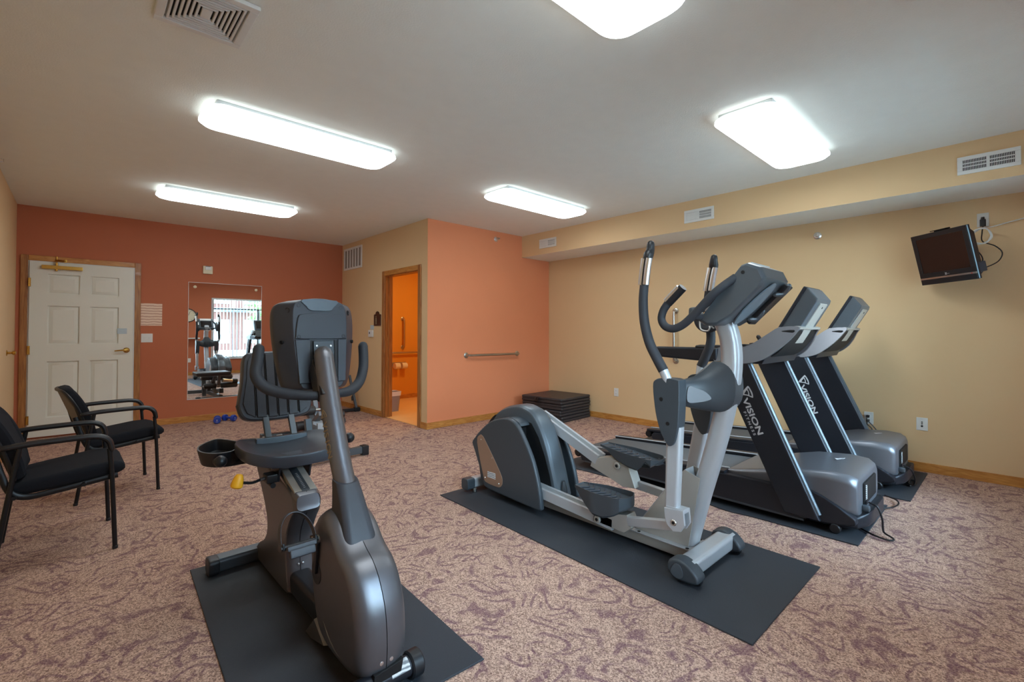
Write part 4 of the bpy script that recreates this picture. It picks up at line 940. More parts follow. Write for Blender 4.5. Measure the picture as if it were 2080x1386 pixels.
# stabilizers
g = G(); g.cyl((BX-.13, 1.478, .056), (BX+.098, 1.478, .056), .034, 20); finish(g, 'front_stabilizer', M_TMDARK, bk)
for s, x in ((-1, BX-.13), (1, BX+.095)):
    finish(G().cyl((x, 1.478, .0535), (x+s*.048, 1.478, .0535), .0455, 24, .006), 'transport_wheel', M_BLACK, bk)
g = G(); ringsL = [[(x, 1.478+.0348*math.sin(a), .056+.0348*math.cos(a)) for a in [math.radians(d) for d in range(-78, 6, 12)]]+[(x, 1.478+.0335*math.sin(a), .056+.0335*math.cos(a)) for a in [math.radians(d) for d in range(6, -79, -12)]] for x in (BX+.018, BX+.088)]
lab(finish(g.loft(ringsL), 'serial_label', M_LABEL, bk), 'white serial number label')
g = G(); g.prism(rrect(2.785, .052, .085, .070, .02, 4), 'x', BX-.245, BX+.245, .002); finish(g, 'rear_stabilizer', M_SLATED, bk)
g = G(); g.prism([(2.75, .0875), (2.82, .0875), (2.822, .075), (2.748, .075)], 'x', BX-.242, BX+.242); finish(g, 'stabilizer_top', M_SLATE, bk)
for s in (-1, 1):
    a, b = BX+s*.235, BX+s*.285; finish(G().prism(rrect(2.785, .050, .098, .082, .024, 4), 'x', min(a, b), max(a, b), .008), 'stabilizer_cap', M_BLACK, bk)
# lower beam and rear post
finish(G().prism([(1.80, .030), (1.80, .135), (2.34, .125), (2.34, .030)], 'x', BX-.048, BX+.048, .022, 3), 'lower_beam', M_TMDARK, bk)
post = cat2([(2.218, .505), (2.196, .478), (2.198, .430), (2.250, .366), (2.292, .290), (2.296, .200), (2.278, .110), (2.268, .060), (2.285, .030), (2.50, .022), (2.78, .022), (2.80, .06), (2.74, .115), (2.645, .165), (2.595, .225), (2.600, .300), (2.66, .385), (2.78, .505), (2.80, .54), (2.72, .575), (2.50, .545), (2.34, .535)], 4)
rings = []
for dx, k in ((-.062, .93), (-.058, .965), (-.046, .988), (-.028, 1.0), (.028, 1.0), (.046, .988), (.058, .965), (.062, .93)): rings.append([(BX+dx, p[0], p[1]) for p in shrink(post, k, 2.46, .29)])
finish(G().loft(rings), 'rear_post', M_CHAR, bk)
seam = [(BX, 2.214, .509), (BX, 2.194, .48), (BX, 2.196, .43), (BX, 2.248, .366), (BX, 2.290, .29), (BX, 2.2945, .2), (BX, 2.276, .11), (BX, 2.266, .06)]
finish(G().tube(seam, .0014, 6, sm=4), 'post_seam', M_DEEP, bk)
for dx in (-.010, .010): bolt(bk, (BX+dx, 2.2835, .155), (0, -1, .1), .0055, M_CHROME)
# seat rail
r0, r1 = Vector((BX, 2.225, .500)), Vector((BX, 2.74, .668)); rd = (r1-r0).normalized(); rn = Vector((0, -rd.z, rd.y))
g = G(); g.obb(r0-rn*.002, r1-rn*.002, .100, .030, (1, 0, 0), .003); finish(g, 'seat_rail', M_SILV2, bk)
g = G(); g.obb(r0+rn*.0135, r1+rn*.0135, .036, .003, (1, 0, 0)); sc_ = lab(finish(g, 'rail_scale', M_SLATED, bk), 'dark strip with seat position marks')
for k in range(11):
    p = r0+rd*(.02+k*.012)+rn*.0152; finish(G().obb(p-Vector((.005, 0, 0)), p+Vector((.005, 0, 0)), .002, .001, (0, 1, 0)), 'mark', M_LOGO, sc_)
for s in (-1, 1):
    g = G(); g.obb(r0+Vector((s*.054, 0, 0))-rn*.012, r1+Vector((s*.054, 0, 0))-rn*.012, .008, .014, (1, 0, 0)); finish(g, 'rail_edge', M_STEEL, bk)
g = G(); rings = []
for y, z, w_, h_ in ((2.19, .478, .096, .050), (2.184, .468, .106, .066), (2.205, .462, .116, .090), (2.245, .470, .118, .100)): rings.append([(BX+q[0], y+q[1]*.15, z+q[1]) for q in rrect(0, 0, w_, h_, .024, 5)])
finish(g.loft(rings), 'rail_end_cap', M_CHAR, bk)
# carriage under the seat
c0 = r0+rd*.155
g = G(); g.obb(c0+rn*.044, c0+rd*.13+rn*.044, .150, .008, (1, 0, 0), .002)
for s in (-1, 1): g.obb(c0+Vector((s*.071, 0, 0))+rn*.012, c0+rd*.13+Vector((s*.071, 0, 0))+rn*.012, .008, .068, (1, 0, 0))
finish(g, 'seat_carriage', M_TMDARK, bk)
finish(G().box(BX-.095, BX+.095, 2.40, 2.60, .585, .640, .004), 'seat_mount', M_SLATE, bk)
g = G(); g.box(BX-.125, BX-.075, 2.37, 2.44, .528, .568, .006); g.cyl((BX-.10, 2.36, .52), (BX-.10, 2.42, .52), .012); finish(g, 'release_clamp', M_BLACK, bk)
lv = finish(G().tube([(BX-.10, 2.405, .552), (BX-.145, 2.40, .548), (BX-.185, 2.385, .546), (BX-.245, 2.365, .566)], .0065, 10, sm=4), 'release_lever', M_BLACK, bk)
finish(G().tube([(BX-.10, 2.405, .552), (BX-.145, 2.40, .548)], .0085, 10), 'lever_ferrule', M_STEEL, lv)
d_ = Vector((-.55, -.1, .02))
lab(finish(G().lathe([(0, -.012), (.012, -.010), (.018, .0), (.0225, .018), (.025, .036), (.0245, .044), (.018, .050), (0, .052)], (BX-.240, 2.365, .590), (-.25, 0, -.97), 18), 'lever_knob', M_YELLOW, lv), 'bright yellow lever knob')
# seat pad: saddle shaped dish
pad = cat2([(-.230, .02), (-.215, -.09), (-.14, -.150), (-.04, -.165), (.05, -.170), (.14, -.165), (.205, -.105), (.232, .0), (.225, .12), (.17, .21), (.05, .235), (-.05, .235), (-.17, .21), (-.222, .12)], 4)
cy_, cz0 = 2.47, .655
def pz(x, y): return .030*abs(x/.23)**2.2+.015*max(0, y/.235)-.006*math.exp(-((y+.17)/.06)**2)
rings = []
for k, dz in ((.90, -.050), (.97, -.046), (1.0, -.034), (1.0, .0), (.985, .008), (.93, .004), (.82, -.006), (.55, -.014), (.2, -.016)):
    rings.append([(BX+.012+p[0]*k, cy_+p[1]*k, cz0+dz+pz(p[0]*k, p[1]*k)) for p in pad])
finish(G().loft(rings), 'seat_pad', M_VINYL, bk)
# backrest with vertical ribs
bt, bb = Vector((BX+.025, 2.825, 1.120)), Vector((BX+.025, 2.735, .772))
ud = (bt-bb).normalized(); nd = Vector((0, -ud.z, ud.y)); H = (bt-bb).length
out = cat2([(-.130, H), (-.152, H-.03), (-.158, H*.80), (-.166, H*.58), (-.178, H*.40), (-.188, H*.24), (-.190, .08), (-.165, .01), (-.08, -.01), (.08, -.01), (.165, .01), (.190, .08), (.188, H*.24), (.178, H*.40), (.166, H*.58), (.158, H*.80), (.152, H-.03), (.130, H), (.06, H+.008), (-.06, H+.008)], 4)
def bp_(x, v, d): return tuple(bb+Vector((x, 0, 0))+ud*v+nd*d)
rings = []
for k, d in ((.94, -.050), (.985, -.042), (1.0, -.026), (1.0, .0), (.985, .010), (.95, .016)): rings.append([bp_(p[0]*k, H/2+(p[1]-H/2)*k, d) for p in out])
finish(G().loft(rings), 'backrest', M_VINYL, bk)
xs = [-.182, -.118, -.108, -.060, -.050, -.005, .005, .050, .060, .108, .118, .182]
for i in range(6):
    xa, xb2 = xs[2*i]*.94, xs[2*i+1]*.94; ins_ = [p for p in out]
    def lim(x):       # height limits of the outline at x
        vs_ = []
        for (p, q) in zip(out, out[1:]+out[:1]):
            if (p[0]-x)*(q[0]-x) <= 0 and abs(p[0]-q[0]) > 1e-6: vs_.append(p[1]+(q[1]-p[1])*(x-p[0])/(q[0]-p[0]))
        return (min(vs_), max(vs_)) if len(vs_) > 1 else (H*.3, H*.7)
    m_ = 9; L_, R_ = [], []
    la, lb = lim(xa), lim(xb2)
    poly = []
    for kk in range(m_): v = kk/(m_-1); poly.append((xa, la[0]+.018+(la[1]-la[0]-.036)*v))
    for kk in range(m_): v = 1-kk/(m_-1); poly.append((xb2, lb[0]+.018+(lb[1]-lb[0]-.036)*v))
    if i in (0, 5):   # outer ribs follow the waist of the backrest
        e = -1 if i == 0 else 1
        side_ = [(e*(abs(w_)-.016), v_) for w_, v_ in ((.146, H-.04), (.152, H*.80), (.160, H*.58), (.172, H*.40), (.182, H*.24), (.184, .09))]
        inn = xb2 if i == 0 else xa
        li = lim(inn); poly = [(inn, li[0]+.018), (inn, li[1]-.018)]+side_+[(e*.15, .035)]
    def rib(k, d):
        cxm = sum(p[0] for p in poly)/len(poly); czm = sum(p[1] for p in poly)/len(poly)
        return [bp_(cxm+(p[0]-cxm)*k, czm+(p[1]-czm)*(1-(1-k)*.2), d) for p in poly]
    finish(G().loft([rib(1, .014), rib(1, .021), rib(.93, .0255)]), 'back_rib', M_VINYL, bk)
for x in (-.113, -.055, 0, .055, .113):
    finish(G().tube([bp_(x*.94, .02, .019), bp_(x*.94, H*.5, .019), bp_(x*.94, H-.012, .019)], .0042, 8, sm=3), 'piping', M_DEEP, bk)
for dx in (-.062, .066):
    finish(G().obb((BX+.025+dx, 2.655, .655), (BX+.025+dx, 2.775, .86), .030, .022, (1, 0, 0), .003), 'back_post', M_SLATE, bk)
finish(G().obb((BX-.10, 2.655, .665), (BX+.15, 2.655, .665), .03, .045, (0, 1, 0), .004), 'post_bracket', M_SLATE, bk)
# seat side grips and tray
for s in (-1, 1):
    e = Vector((.487, 2.50, .640)) if s < 0 else Vector((1.065, 2.43, .672))
    g = G(); g.tube([(BX+s*.12, 2.66, .585), (e.x-s*.05, 2.66, .585), (e.x-s*.005, e.y+.10, e.z-.022), tuple(e)], [.015, .015, .017, .018], 14, sm=5); fg = finish(g, 'side_grip', M_FOAM, bk)
    finish(G().ball((e.x, e.y-.012, e.z+.002), .027), 'grip_end_ball', M_BLACK, fg)
def tray_ring(k, z, shr=0):
    P = cat2([(.432, 2.66), (.442, 2.77), (.490, 2.86), (.552, 2.915), (.600, 2.83), (.632, 2.72), (.600, 2.63), (.535, 2.555), (.470, 2.575)], 4)
    return [(.53+(p[0]-.53)*k, 2.73+(p[1]-2.73)*k, z) for p in P]
finish(G().loft([tray_ring(.76, .588), tray_ring(.84, .592), tray_ring(1.0, .655), tray_ring(1.0, .664), tray_ring(.93, .664), tray_ring(.83, .610), tray_ring(.76, .604)]), 'accessory_tray', M_BLACK, bk)
# pedals
def pedal(s, yp, zp):
    xa = BX+s*.096; xc = BX+s*.168
    pv = (xa, 1.835, .315)
    finish(G().obb(pv, (xa, yp, zp), .018, .026, (1, 0, 0), .004), 'crank_arm', M_BLKMET, bk)
    g = G(); g.cyl((xa-s*.012, yp, zp), (xa+s*.022, yp, zp), .016, 14, .003); pe = lab(finish(g, 'pedal_axle', M_STEEL, bk), 'steel pedal axle')
    sl = .18
    M = Matrix.Translation((xc, yp, zp)) @ Matrix.Rotation(-.35, 4, 'X')
    g = G(); g.box(-.052, .052, -.050, .040, -.012, .006, .005, 2, M=M); g.box(-.045, .045, -.052, -.030, -.038, -.008, .006, 2, M=M); finish(g, 'pedal', M_CHARP, bk)
    g = G(); g.box(-.062, -.052, -.030, .030, -.006, .020, .004, 2, M=M); g.box(.052, .062, -.030, .030, -.006, .020, .004, 2, M=M); g.cyl(M @ Vector((-.066, -.02, .004)), M @ Vector((.066, -.02, .004)), .008); finish(g, 'strap_buckle', M_BLKMET, bk)
    rings = []
    for k in range(21):
        a = PI*k/20; x = -.062*math.cos(a); z = .008+.112*math.sin(a)**.8; yy = -.004+.04*math.sin(a)
        hw = .017
        rings.append([M @ Vector((x*.97, yy-hw, z*.97)), M @ Vector((x*.97, yy+hw, z*.97)), M @ Vector((x, yy+hw, z)), M @ Vector((x, yy-hw, z))])
    finish(G().loft(rings), 'pedal_strap', M_CHARP, bk)
pedal(-1, 1.815, .448)
pedal(1, 1.852, .185)
# column, collar and console
rings = []
for y, z, w_, d__, r_ in ((1.706, .425, .128, .205, .03), (1.708, .475, .124, .188, .03), (1.745, .56, .106, .140, .03), (1.773, .62, .096, .110, .032), (1.790, .652, .092, .098, .036), (1.794, .662, .088, .092, .036)):
    sl = .45 if z < .5 else .3
    rings.append([(BX+q[0], y+q[1], z+q[1]*sl*(1.0 if z < .6 else .6)) for q in rrect(0, 0, w_, d__, r_, 5)])
lab(finish(G().loft(rings), 'column_collar', M_CHARP, bk), 'dark moulded collar at the foot of the column')
col = [(BX, 1.765, .60), (BX, 1.805, .66), (BX, 1.850, .74), (BX, 1.922, .89), (BX, 1.978, 1.018), (BX, 2.025, 1.138)]
cm = finish(G().tube(col, [.040, .040, .0405, .041, .041, .039], 20, sm=5, dome=True), 'column', M_CHAR, bk)
# lettering wrapped on the left of the column: each glyph set on the tube surface
cc = cat(col, 12)
def on_col(z):
    for a, b in zip(cc, cc[1:]):
        if a.z <= z <= b.z: f = (z-a.z)/(b.z-a.z); return a+(b-a)*f, (b-a).normalized()
    return cc[-1], (cc[-1]-cc[-2]).normalized()
ang = math.radians(14)
def glyph_frame(z):
    p, tn = on_col(z); nx = Vector((-1, 0, 0)); ny = nx.cross(tn); ny = (Vector((0, -1, 0))-tn*Vector((0, -1, 0)).dot(tn)).normalized()
    nrm = (nx*math.cos(ang)+ny*math.sin(ang)).normalized(); return p+nrm*.0412, tn, nrm
g = G(); z = .868
p, tn, nrm = glyph_frame(z+.03); upv = (-tn).cross(nrm) if False else nrm.cross(-tn)
emblem(g, p, upv*1.0, tn, .038, .0008)
for ch in 'VISION':
    p, tn, nrm = glyph_frame(z); upv = nrm.cross(-tn); adv = .0145 if ch == 'I' else .031
    g.text(ch, p-upv*.016, -tn, upv, .040, .0008, .0006); z -= adv*.86
finish(g, 'brand_lettering', M_GOLD, cm)
# handlebar
hb = [(BX-.222, 2.145, 1.165), (BX-.232, 2.125, 1.115), (BX-.243, 2.10, 1.060), (BX-.215, 2.075, 1.012), (BX-.150, 2.04, .985), (BX-.06, 1.995, .972), (BX, 1.985, .972), (BX+.06, 1.995, .972), (BX+.130, 2.04, .975), (BX+.190, 2.085, 1.005), (BX+.222, 2.115, 1.060), (BX+.236, 2.14, 1.115), (BX+.240, 2.155, 1.168)]
lab(finish(G().tube(hb, [.0225]*5+[.019, .016, .019]+[.0225]*5, 14, sm=5, dome=True), 'handlebar', M_FOAM, bk), 'black foam U-shaped handlebar')
g = G(); g.prism([(1.93, .985), (1.985, .945), (2.03, .965), (2.09, 1.06), (2.05, 1.12)], 'x', BX-.040, BX+.030, .008); finish(g, 'handlebar_bracket', M_BLACK, bk)
# console: rounded slab, seen from behind
up_c = Vector((0, .12, 1)).normalized(); nb = Vector((0, -1, .12)).normalized()     # nb: towards the camera side (back of console)
cb = Vector((BX+.022, 2.115, .980)); HC = .408
oc = cat2([(-.105, .0), (-.14, .022), (-.160, .10), (-.176, .22), (-.180, .32), (-.170, .375), (-.135, .398), (-.06, .410), (.0, .413), (.06, .410), (.135, .398), (.170, .375), (.180, .32), (.176, .22), (.160, .10), (.14, .022), (.105, .0), (.0, -.004)], 4)
def cp(x, v, d): return tuple(cb+Vector((x, 0, 0))+up_c*v+nb*d)
rings = []
for kx, kv, d in ((.95, .97, -.090), (.985, .99, -.085), (1.0, 1.0, -.070), (1.0, 1.0, -.052), (.97, .995, -.030), (.685, .975, .026), (.66, .965, .031), (.64, .955, .032)): rings.append([cp(p[0]*kx, .205+(p[1]-.205)*kv, d) for p in oc])
finish(G().loft(rings), 'console_shell', M_BIKEC, bk)
def cpoly(pts, d0, d1, nme, m, parent, sh=.97):
    cxm = sum(p[0] for p in pts)/len(pts); czm = sum(p[1] for p in pts)/len(pts)
    return finish(G().loft([[cp(p[0], p[1], d0) for p in pts], [cp(cxm+(p[0]-cxm)*sh, czm+(p[1]-czm)*sh, d1) for p in pts]]), nme, m, parent)
cpoly(cat2([(-.105, .225), (-.112, .235), (-.100, .318), (-.075, .335), (.0, .340), (.075, .335), (.100, .318), (.112, .235), (.105, .225), (.0, .224)], 3), .032, .0405, 'battery_cover', M_BIKEC, bk)
cpoly([(-.100, .030), (-.112, .222), (-.050, .222), (-.055, .030)], .032, .039, 'back_panel', M_BIKEC, bk)
cpoly([(.100, .030), (.112, .222), (.074, .222), (.066, .030)], .032, .039, 'back_panel', M_BIKEC, bk)
for x in (-.048, .062): cpoly([(x-.008, .055), (x-.005, .218), (x+.008, .218), (x+.005, .055)], .030, .0368, 'vent_slot', M_DEEP, bk, .99)
pl_ = cpoly([(-.040, .05), (-.038, .215), (.050, .215), (.052, .05), (.03, .005), (-.01, .005)], .033, .043, 'mount_plate', M_SLATED, bk, .98)
for x, v in ((-.024, .192), (.038, .192), (-.026, .095)): finish(G().lathe([(.005, 0), (.004, .002), (0, .0025)], cp(x, v, .0432), nb, 10), 'screw', M_CHROME, pl_)
rec = cat2([(-.078, .400), (-.062, .368), (-.045, .352), (.0, .350), (.045, .352), (.062, .368), (.078, .400)], 3)
cpoly(rec, .026, .0375, 'top_recess', M_SLATE, bk, .96)
for x, v, r_, d_h in ((-.132, .352, .0125, .010), (.138, .348, .0125, .008), (-.092, .372, .0085, .029), (.094, .368, .0085, .029), (-.098, .233, .008, .038), (.098, .235, .008, .038), (-.156, .215, .008, -.006), (.160, .215, .008, -.008)):
    dirn = nb if d_h > .02 else (nb+Vector((1.4 if x > 0 else -1.4, 0, 0))).normalized()
    finish(G().lathe([(r_, -.006), (r_, .0025), (r_*.8, .0035), (r_*.7, .0), (0, .0)], cp(x, v, d_h), dirn, 14), 'screw_hole', M_DEEP, bk)
g = G(); g.loft([[cp(p[0]*.86, .205+(p[1]-.205)*.86, -.090) for p in oc], [cp(p[0]*.85, .205+(p[1]-.205)*.85, -.093) for p in oc]]); finish(g, 'console_display', M_SCREEN, bk)

# ------------------------------------------------------------------ arm chairs
def make_chair(label):
    """built at the world origin facing +X"""
    c = thing('armchair', label, 'chair', (0, 0, 0), 'black waiting chairs by the left wall')
    # seat cushion
    rings = []
    for x, hw, zt, zb in ((-.190, .19, .415, .395), (-.180, .215, .432, .380), (-.14, .235, .448, .375), (0, .245, .468, .388), (.14, .245, .486, .402), (.225, .238, .488, .408), (.265, .225, .474, .420), (.280, .205, .455, .432)):
        rings.append([(x, q[0], q[1]) for q in rrect(0, (zt+zb)/2, 2*hw, zt-zb, .03, 5)])
    finish(G().loft(rings), 'seat', M_FABRIC, c)
    # backrest: rear shell and front cushion
    top, bot = Vector((-.318, 0, .822)), Vector((-.170, 0, .435)); u_ = (top-bot).normalized(); n_ = Vector((u_.z, 0, -u_.x)); Hb = (top-bot).length
    ol = cat2([(-.205, .05), (-.225, Hb*.5), (-.222, Hb*.78), (-.185, Hb-.015), (-.08, Hb+.004), (.08, Hb+.004), (.185, Hb-.015), (.222, Hb*.78), (.225, Hb*.5), (.205, .05), (.16, .0), (-.16, .0)], 4)
    def P(y, v, d): return tuple(bot+Vector((0, y, 0))+u_*v+n_*(d+.030*(y/.22)**2+.018*math.sin(PI*min(1, max(0, v/Hb)))))
    def rg(k, d): return [P(p[0]*k, Hb/2+(p[1]-Hb/2)*k, d) for p in ol]
    finish(G().loft([rg(.94, -.030), rg(.99, -.026), rg(1.0, -.016), rg(.99, -.010)]), 'back_shell', M_BLACK, c)
    finish(G().loft([rg(.97, -.010), rg(.985, .0), rg(.97, .022), rg(.92, .036), rg(.75, .044)]), 'back_cushion', M_FABRIC, c)
    for s in (-1, 1):
        y = s*.272
        finish(G().tube([(.235, y, 0), (.218, y, .40), (.205, y, .575)], .0115, 12, sm=3), 'leg', M_BLKMET, c)
        finish(G().tube([(-.240, y, 0), (-.195, y, .32), (-.148, y, .635)], .0115, 12, sm=3), 'leg', M_BLKMET, c)
        finish(G().tube([(-.205, y, .642), (-.10, y, .650), (.05, y, .653), (.13, y, .652), (.178, y, .640), (.204, y, .612), (.214, y, .570)], [.018, .019, .019, .019, .019, .0185, .017], 12, sm=5, squash=(.85, 1.2), dome=True), 'armrest', M_BLACK, c)
        yy = s*.240
        finish(G().tube([(-.245, yy*.93, .62), (-.215, yy*.95, .50), (-.180, yy, .405), (-.125, yy, .370), (-.04, yy, .374), (.12, yy, .394), (.245, yy, .410)], .0125, 10, sm=5, squash=(1.25, .7)), 'seat_frame', M_BLKMET, c)
    g = G(); g.tube([(.10, -.275, .392), (.10, .275, .392)], .010, 10); g.tube([(-.165, -.272, .38), (-.165, .272, .38)], .010, 10)
    finish(g, 'cross_tube', M_BLKMET, c)
    for s in (-1, 1):
        for x in (.235, -.240): finish(G().cyl((x, s*.272, 0.0005), (x, s*.272, .018), .0135, 12, .002), 'foot_cap', M_BLACK, c)
    return c
ch1 = make_chair('black armchair cut off by the left edge of the photo, nearer the camera')
ch2 = copy_tree(ch1); ch2['label'] = 'black armchair standing in front of the white door'
ch1.location = (-.070, 3.777, 0); ch1.rotation_euler = (0, 0, math.radians(1))
ch2.location = (.222, 4.838, 0); ch2.rotation_euler = (0, 0, math.radians(4))

# ------------------------------------------------------------------ television on its wall bracket
psi, ti, ro = math.radians(35.3), math.radians(13.2), math.radians(1.5)
n = Vector((-math.cos(psi)*math.cos(ti), math.sin(psi)*math.cos(ti), -math.sin(ti))); rgt = Vector((0, 0, 1)).cross(n).normalized()
upv = n.cross(rgt).normalized()
if upv.z < 0: upv = -upv
if rgt.y > 0: rgt = -rgt
r2 = rgt*math.cos(ro)+upv*math.sin(ro); u2 = upv*math.cos(ro)-rgt*math.sin(ro)
TVM = Matrix(((r2.x, u2.x, n.x, 5.203), (r2.y, u2.y, n.y, .394), (r2.z, u2.z, n.z, 1.859), (0, 0, 0, 1)))
tv = thing('television', 'small black television tilted down on a wall bracket', 'television', (5.45, .40, 1.86))
TW, TH = .44, .432
finish(G().box(-TW/2, TW/2, -TH/2, TH/2, -.030, 0, .004, 2, M=TVM), 'cabinet', M_BLACK, tv)
g = G()
for x0, x1, y0, y1 in ((-TW/2+.001, TW/2-.001, TH/2-.038, TH/2-.001), (-TW/2+.001, TW/2-.001, -TH/2+.06, -TH/2+.10), (-TW/2+.001, -TW/2+.034, -TH/2+.10, TH/2-.038), (TW/2-.034, TW/2-.001, -TH/2+.10, TH/2-.038)): g.box(x0, x1, y0, y1, 0, .006, .002, 1, M=TVM)
finish(g, 'bezel', M_BLACK, tv)
finish(G().box(-TW/2+.034, TW/2-.034, -TH/2+.10, TH/2-.038, 0, .0012, M=TVM), 'screen', M_SCREEN, tv)
finish(G().box(-TW/2+.002, TW/2-.002, -TH/2+.001, -TH/2+.046, 0, .007, .002, 1, M=TVM), 'speaker_bar', M_BLACK, tv)
finish(G().box(-TW/2+.001, TW/2-.001, -TH/2+.046, -TH/2+.060, 0, .0075, .001, 1, M=TVM), 'silver_stripe', M_STEEL, tv)
finish(G().box(TW/2-.040, TW/2-.030, -TH/2+.049, -TH/2+.056, .0075, .0085, M=TVM), 'standby_light', mat('red_lens', (200, 60, 50), .3), tv)
g = G(); g.text('Z', TVM @ Vector((-.012, -TH/2+.069, .0065)), r2, u2, .022, .001, .001); g.box(.0, .022, -TH/2+.074, -TH/2+.0765, .006, .0072, M=TVM); finish(g, 'maker_mark', M_LOGO, tv)
lab(finish(G().box(TW/2, TW/2+.003, -TH/2+.004, TH/2-.004, -.009, -.001, M=TVM), 'side_strip', mat('pale_edge', (150, 182, 196), .25), tv), 'pale edge strip on the cabinet side')  # flat pale strip down one side of the cabinet
g = G(); g.prism([(-.205, -.195), (.210, -.195), (.210, .19), (-.205, .19)], 'z', -.028, -.095, .0, 3, M=TVM, cap2=[(-.15, -.16), (.190, -.17), (.190, .15), (-.15, .15)]); finish(g, 'rear_housing', M_BLACK, tv)
finish(G().box(TW/2-.10, TW/2-.012, -TH/2+.045, -TH/2+.125, -.112, -.028, .006, 2, M=TVM), 'side_socket_panel', M_SLATED, tv)
p0 = TVM @ Vector((0, 0, -.09))
g = G(); g.obb(p0, (5.42, .43, 1.86), .05, .035, (0, 0, 1), .004); g.obb((5.42, .43, 1.86), (XR-.012, .40, 1.86), .06, .04, (0, 0, 1), .004); g.cyl((5.42, .43, 1.82), (5.42, .43, 1.90), .022); g.box(-.06, .06, -.06, .06, -.108, -.092, .003, 1, M=TVM); g.obb(TVM @ Vector((-.02, .06, -.10)), TVM @ Vector((-.02, .225, -.075)), .12, .012, r2); g.obb(TVM @ Vector((-.02, .225, -.08)), TVM @ Vector((-.02, .226, -.03)), .12, .006, r2)
finish(g, 'mount_arm', M_BLKMET, tv)
finish(G().box(XR-.014, XR-.0005, .33, .47, 1.77, 1.95, .003), 'wall_plate', M_BLKMET, tv)
cc0 = Vector((5.37, .178, 2.022))
pts = []
for k in range(44):
    a = 2*PI*k/14; pts.append(cc0+Vector((.012*math.sin(a*.37), .060*math.cos(a)+.005*math.sin(k), .062*math.sin(a)+.004*math.cos(k*1.7))))
g = G(); g.tube([TVM @ Vector((.10, .16, -.06)), (5.32, .26, 2.06)]+pts+[(5.39, .17, 2.09), (XR-.03, .12, 2.105), (XR-.012, -.02, 2.14), (XR-.010, -.18, 2.165), (XR-.010, -.40, 2.17)], .0048, 8, sm=3)
lab(finish(g, 'coaxial_cable', M_WHITE, tv), 'coiled white cable running off to the right')
g = G(); g.tube([(XR-.03, .168, 2.125), (XR-.05, .175, 2.06), (5.40, .17, 1.98), (5.36, .10, 1.93), (5.36, .06, 1.87), (5.34, .085, 1.80), (5.30, .16, 1.755), TVM @ Vector((TW/2-.02, -TH/2+.09, -.09))], .0042, 8, sm=6)
lab(finish(g, 'power_cord', M_BLACK, tv), 'black cord hanging in a loop behind the set')
g = G(); g.tube([TVM @ Vector((.12, .06, -.06)), (5.36, .20, 1.90), (5.38, .17, 1.83), (5.36, .20, 1.79), TVM @ Vector((.13, -.08, -.06))], .004, 8, sm=5); finish(g, 'signal_cord', M_BLACK, tv)
pp_ = finish(G().box(XR-.045, XR-.010, .152, .188, 2.118, 2.176, .005), 'power_plug', M_BLACK, tv)
finish(G().cyl((XR-.03, .170, 2.175), (XR-.03, .170, 2.195), .011, 12, .003), 'plug_top', M_BLACK, pp_)

# ------------------------------------------------------------------ folded exercise mats in the corner
names = ('lowest', 'second lowest', 'second from the top', 'topmost')
for k in range(4):
    z0 = .0008+k*.0816
    t = thing('folded_exercise_mat', 'black folded exercise mat, '+names[k]+' of the stack in the orange corner', 'exercise mat', (5.108, 4.555, z0), 'stacked exercise mats in the corner')
    t.rotation_euler = (0, 0, math.radians(4+(.8, -.6, .5, 0)[k]))
    ox, oy = (.004, -.006, .005, 0)[k], (-.003, .005, -.004, 0)[k]
    for j in range(2):
        g = G(); zz = z0+j*.0408; g.prism(rrect(5.108+ox, 4.555+oy, .700, .725, .02, 3), 'z', zz, zz+.0400, .0165, 3); finish(g, 'mat_panel', M_MATV, t)
    g = G(); g.box(5.108+ox-.349, 5.108+ox-.335, 4.21, 4.90, z0+.034, z0+.046, .003); finish(g, 'fold_hinge', M_MATV, t)
    if k == 3:
        for dy in (-.018, .022):
            g = G(); rg_ = []
            for i in range(13):
                a = -PI/2+PI*i/12; rg_.append((4.755-.040*math.cos(a), 4.60+dy+.006*math.sin(a), z0+.035+.034*math.sin(a)))
            g.tube(rg_, .010, 8, squash=(.35, 1.4)); finish(g, 'carry_strap', M_BLACK, t)

# ------------------------------------------------------------------ blue dumbbells
def dumbbell(cx, cy, ang, label):
    d = Vector((math.cos(ang), math.sin(ang), 0)); c = Vector((cx, cy, .045))
    t = thing('dumbbell', label, 'dumbbell', (cx, cy, 0), 'blue dumbbells on the carpet')
    for s in (-1, 1): finish(G().lathe([(.030, .045), (.0435, .052), (.0445, .060), (.0445, .082), (.038, .092), (.0, .094)], c, d*s, 20), 'weight_head', M_BLUE, t)
    finish(G().cyl(c-d*.05, c+d*.05, .016, 14), 'handle', M_BLUE, t)
    rgt_ = Vector((0, 0, 1)).cross(d*-1).normalized(); e = c-d*.0955
    g = G(); g.text('8', e-rgt_*.006+Vector((0, 0, -.004)), rgt_, (0, 0, 1), .022, .001, .0008); g.box(-.014, .014, -.0022, .0022, 0, .0008, M=Matrix(((rgt_.x, 0, -d.x, e.x), (rgt_.y, 0, -d.y, e.y), (0, 1, 0, e.z-.018), (0, 0, 0, 1)))); finish(g, 'weight_mark', M_LOGO, t)
dumbbell(1.395, 7.36, math.radians(78), 'blue vinyl dumbbell on the carpet under the mirror, left of the pair')
dumbbell(1.545, 7.40, math.radians(125), 'blue vinyl dumbbell on the carpet under the mirror, right of the pair')

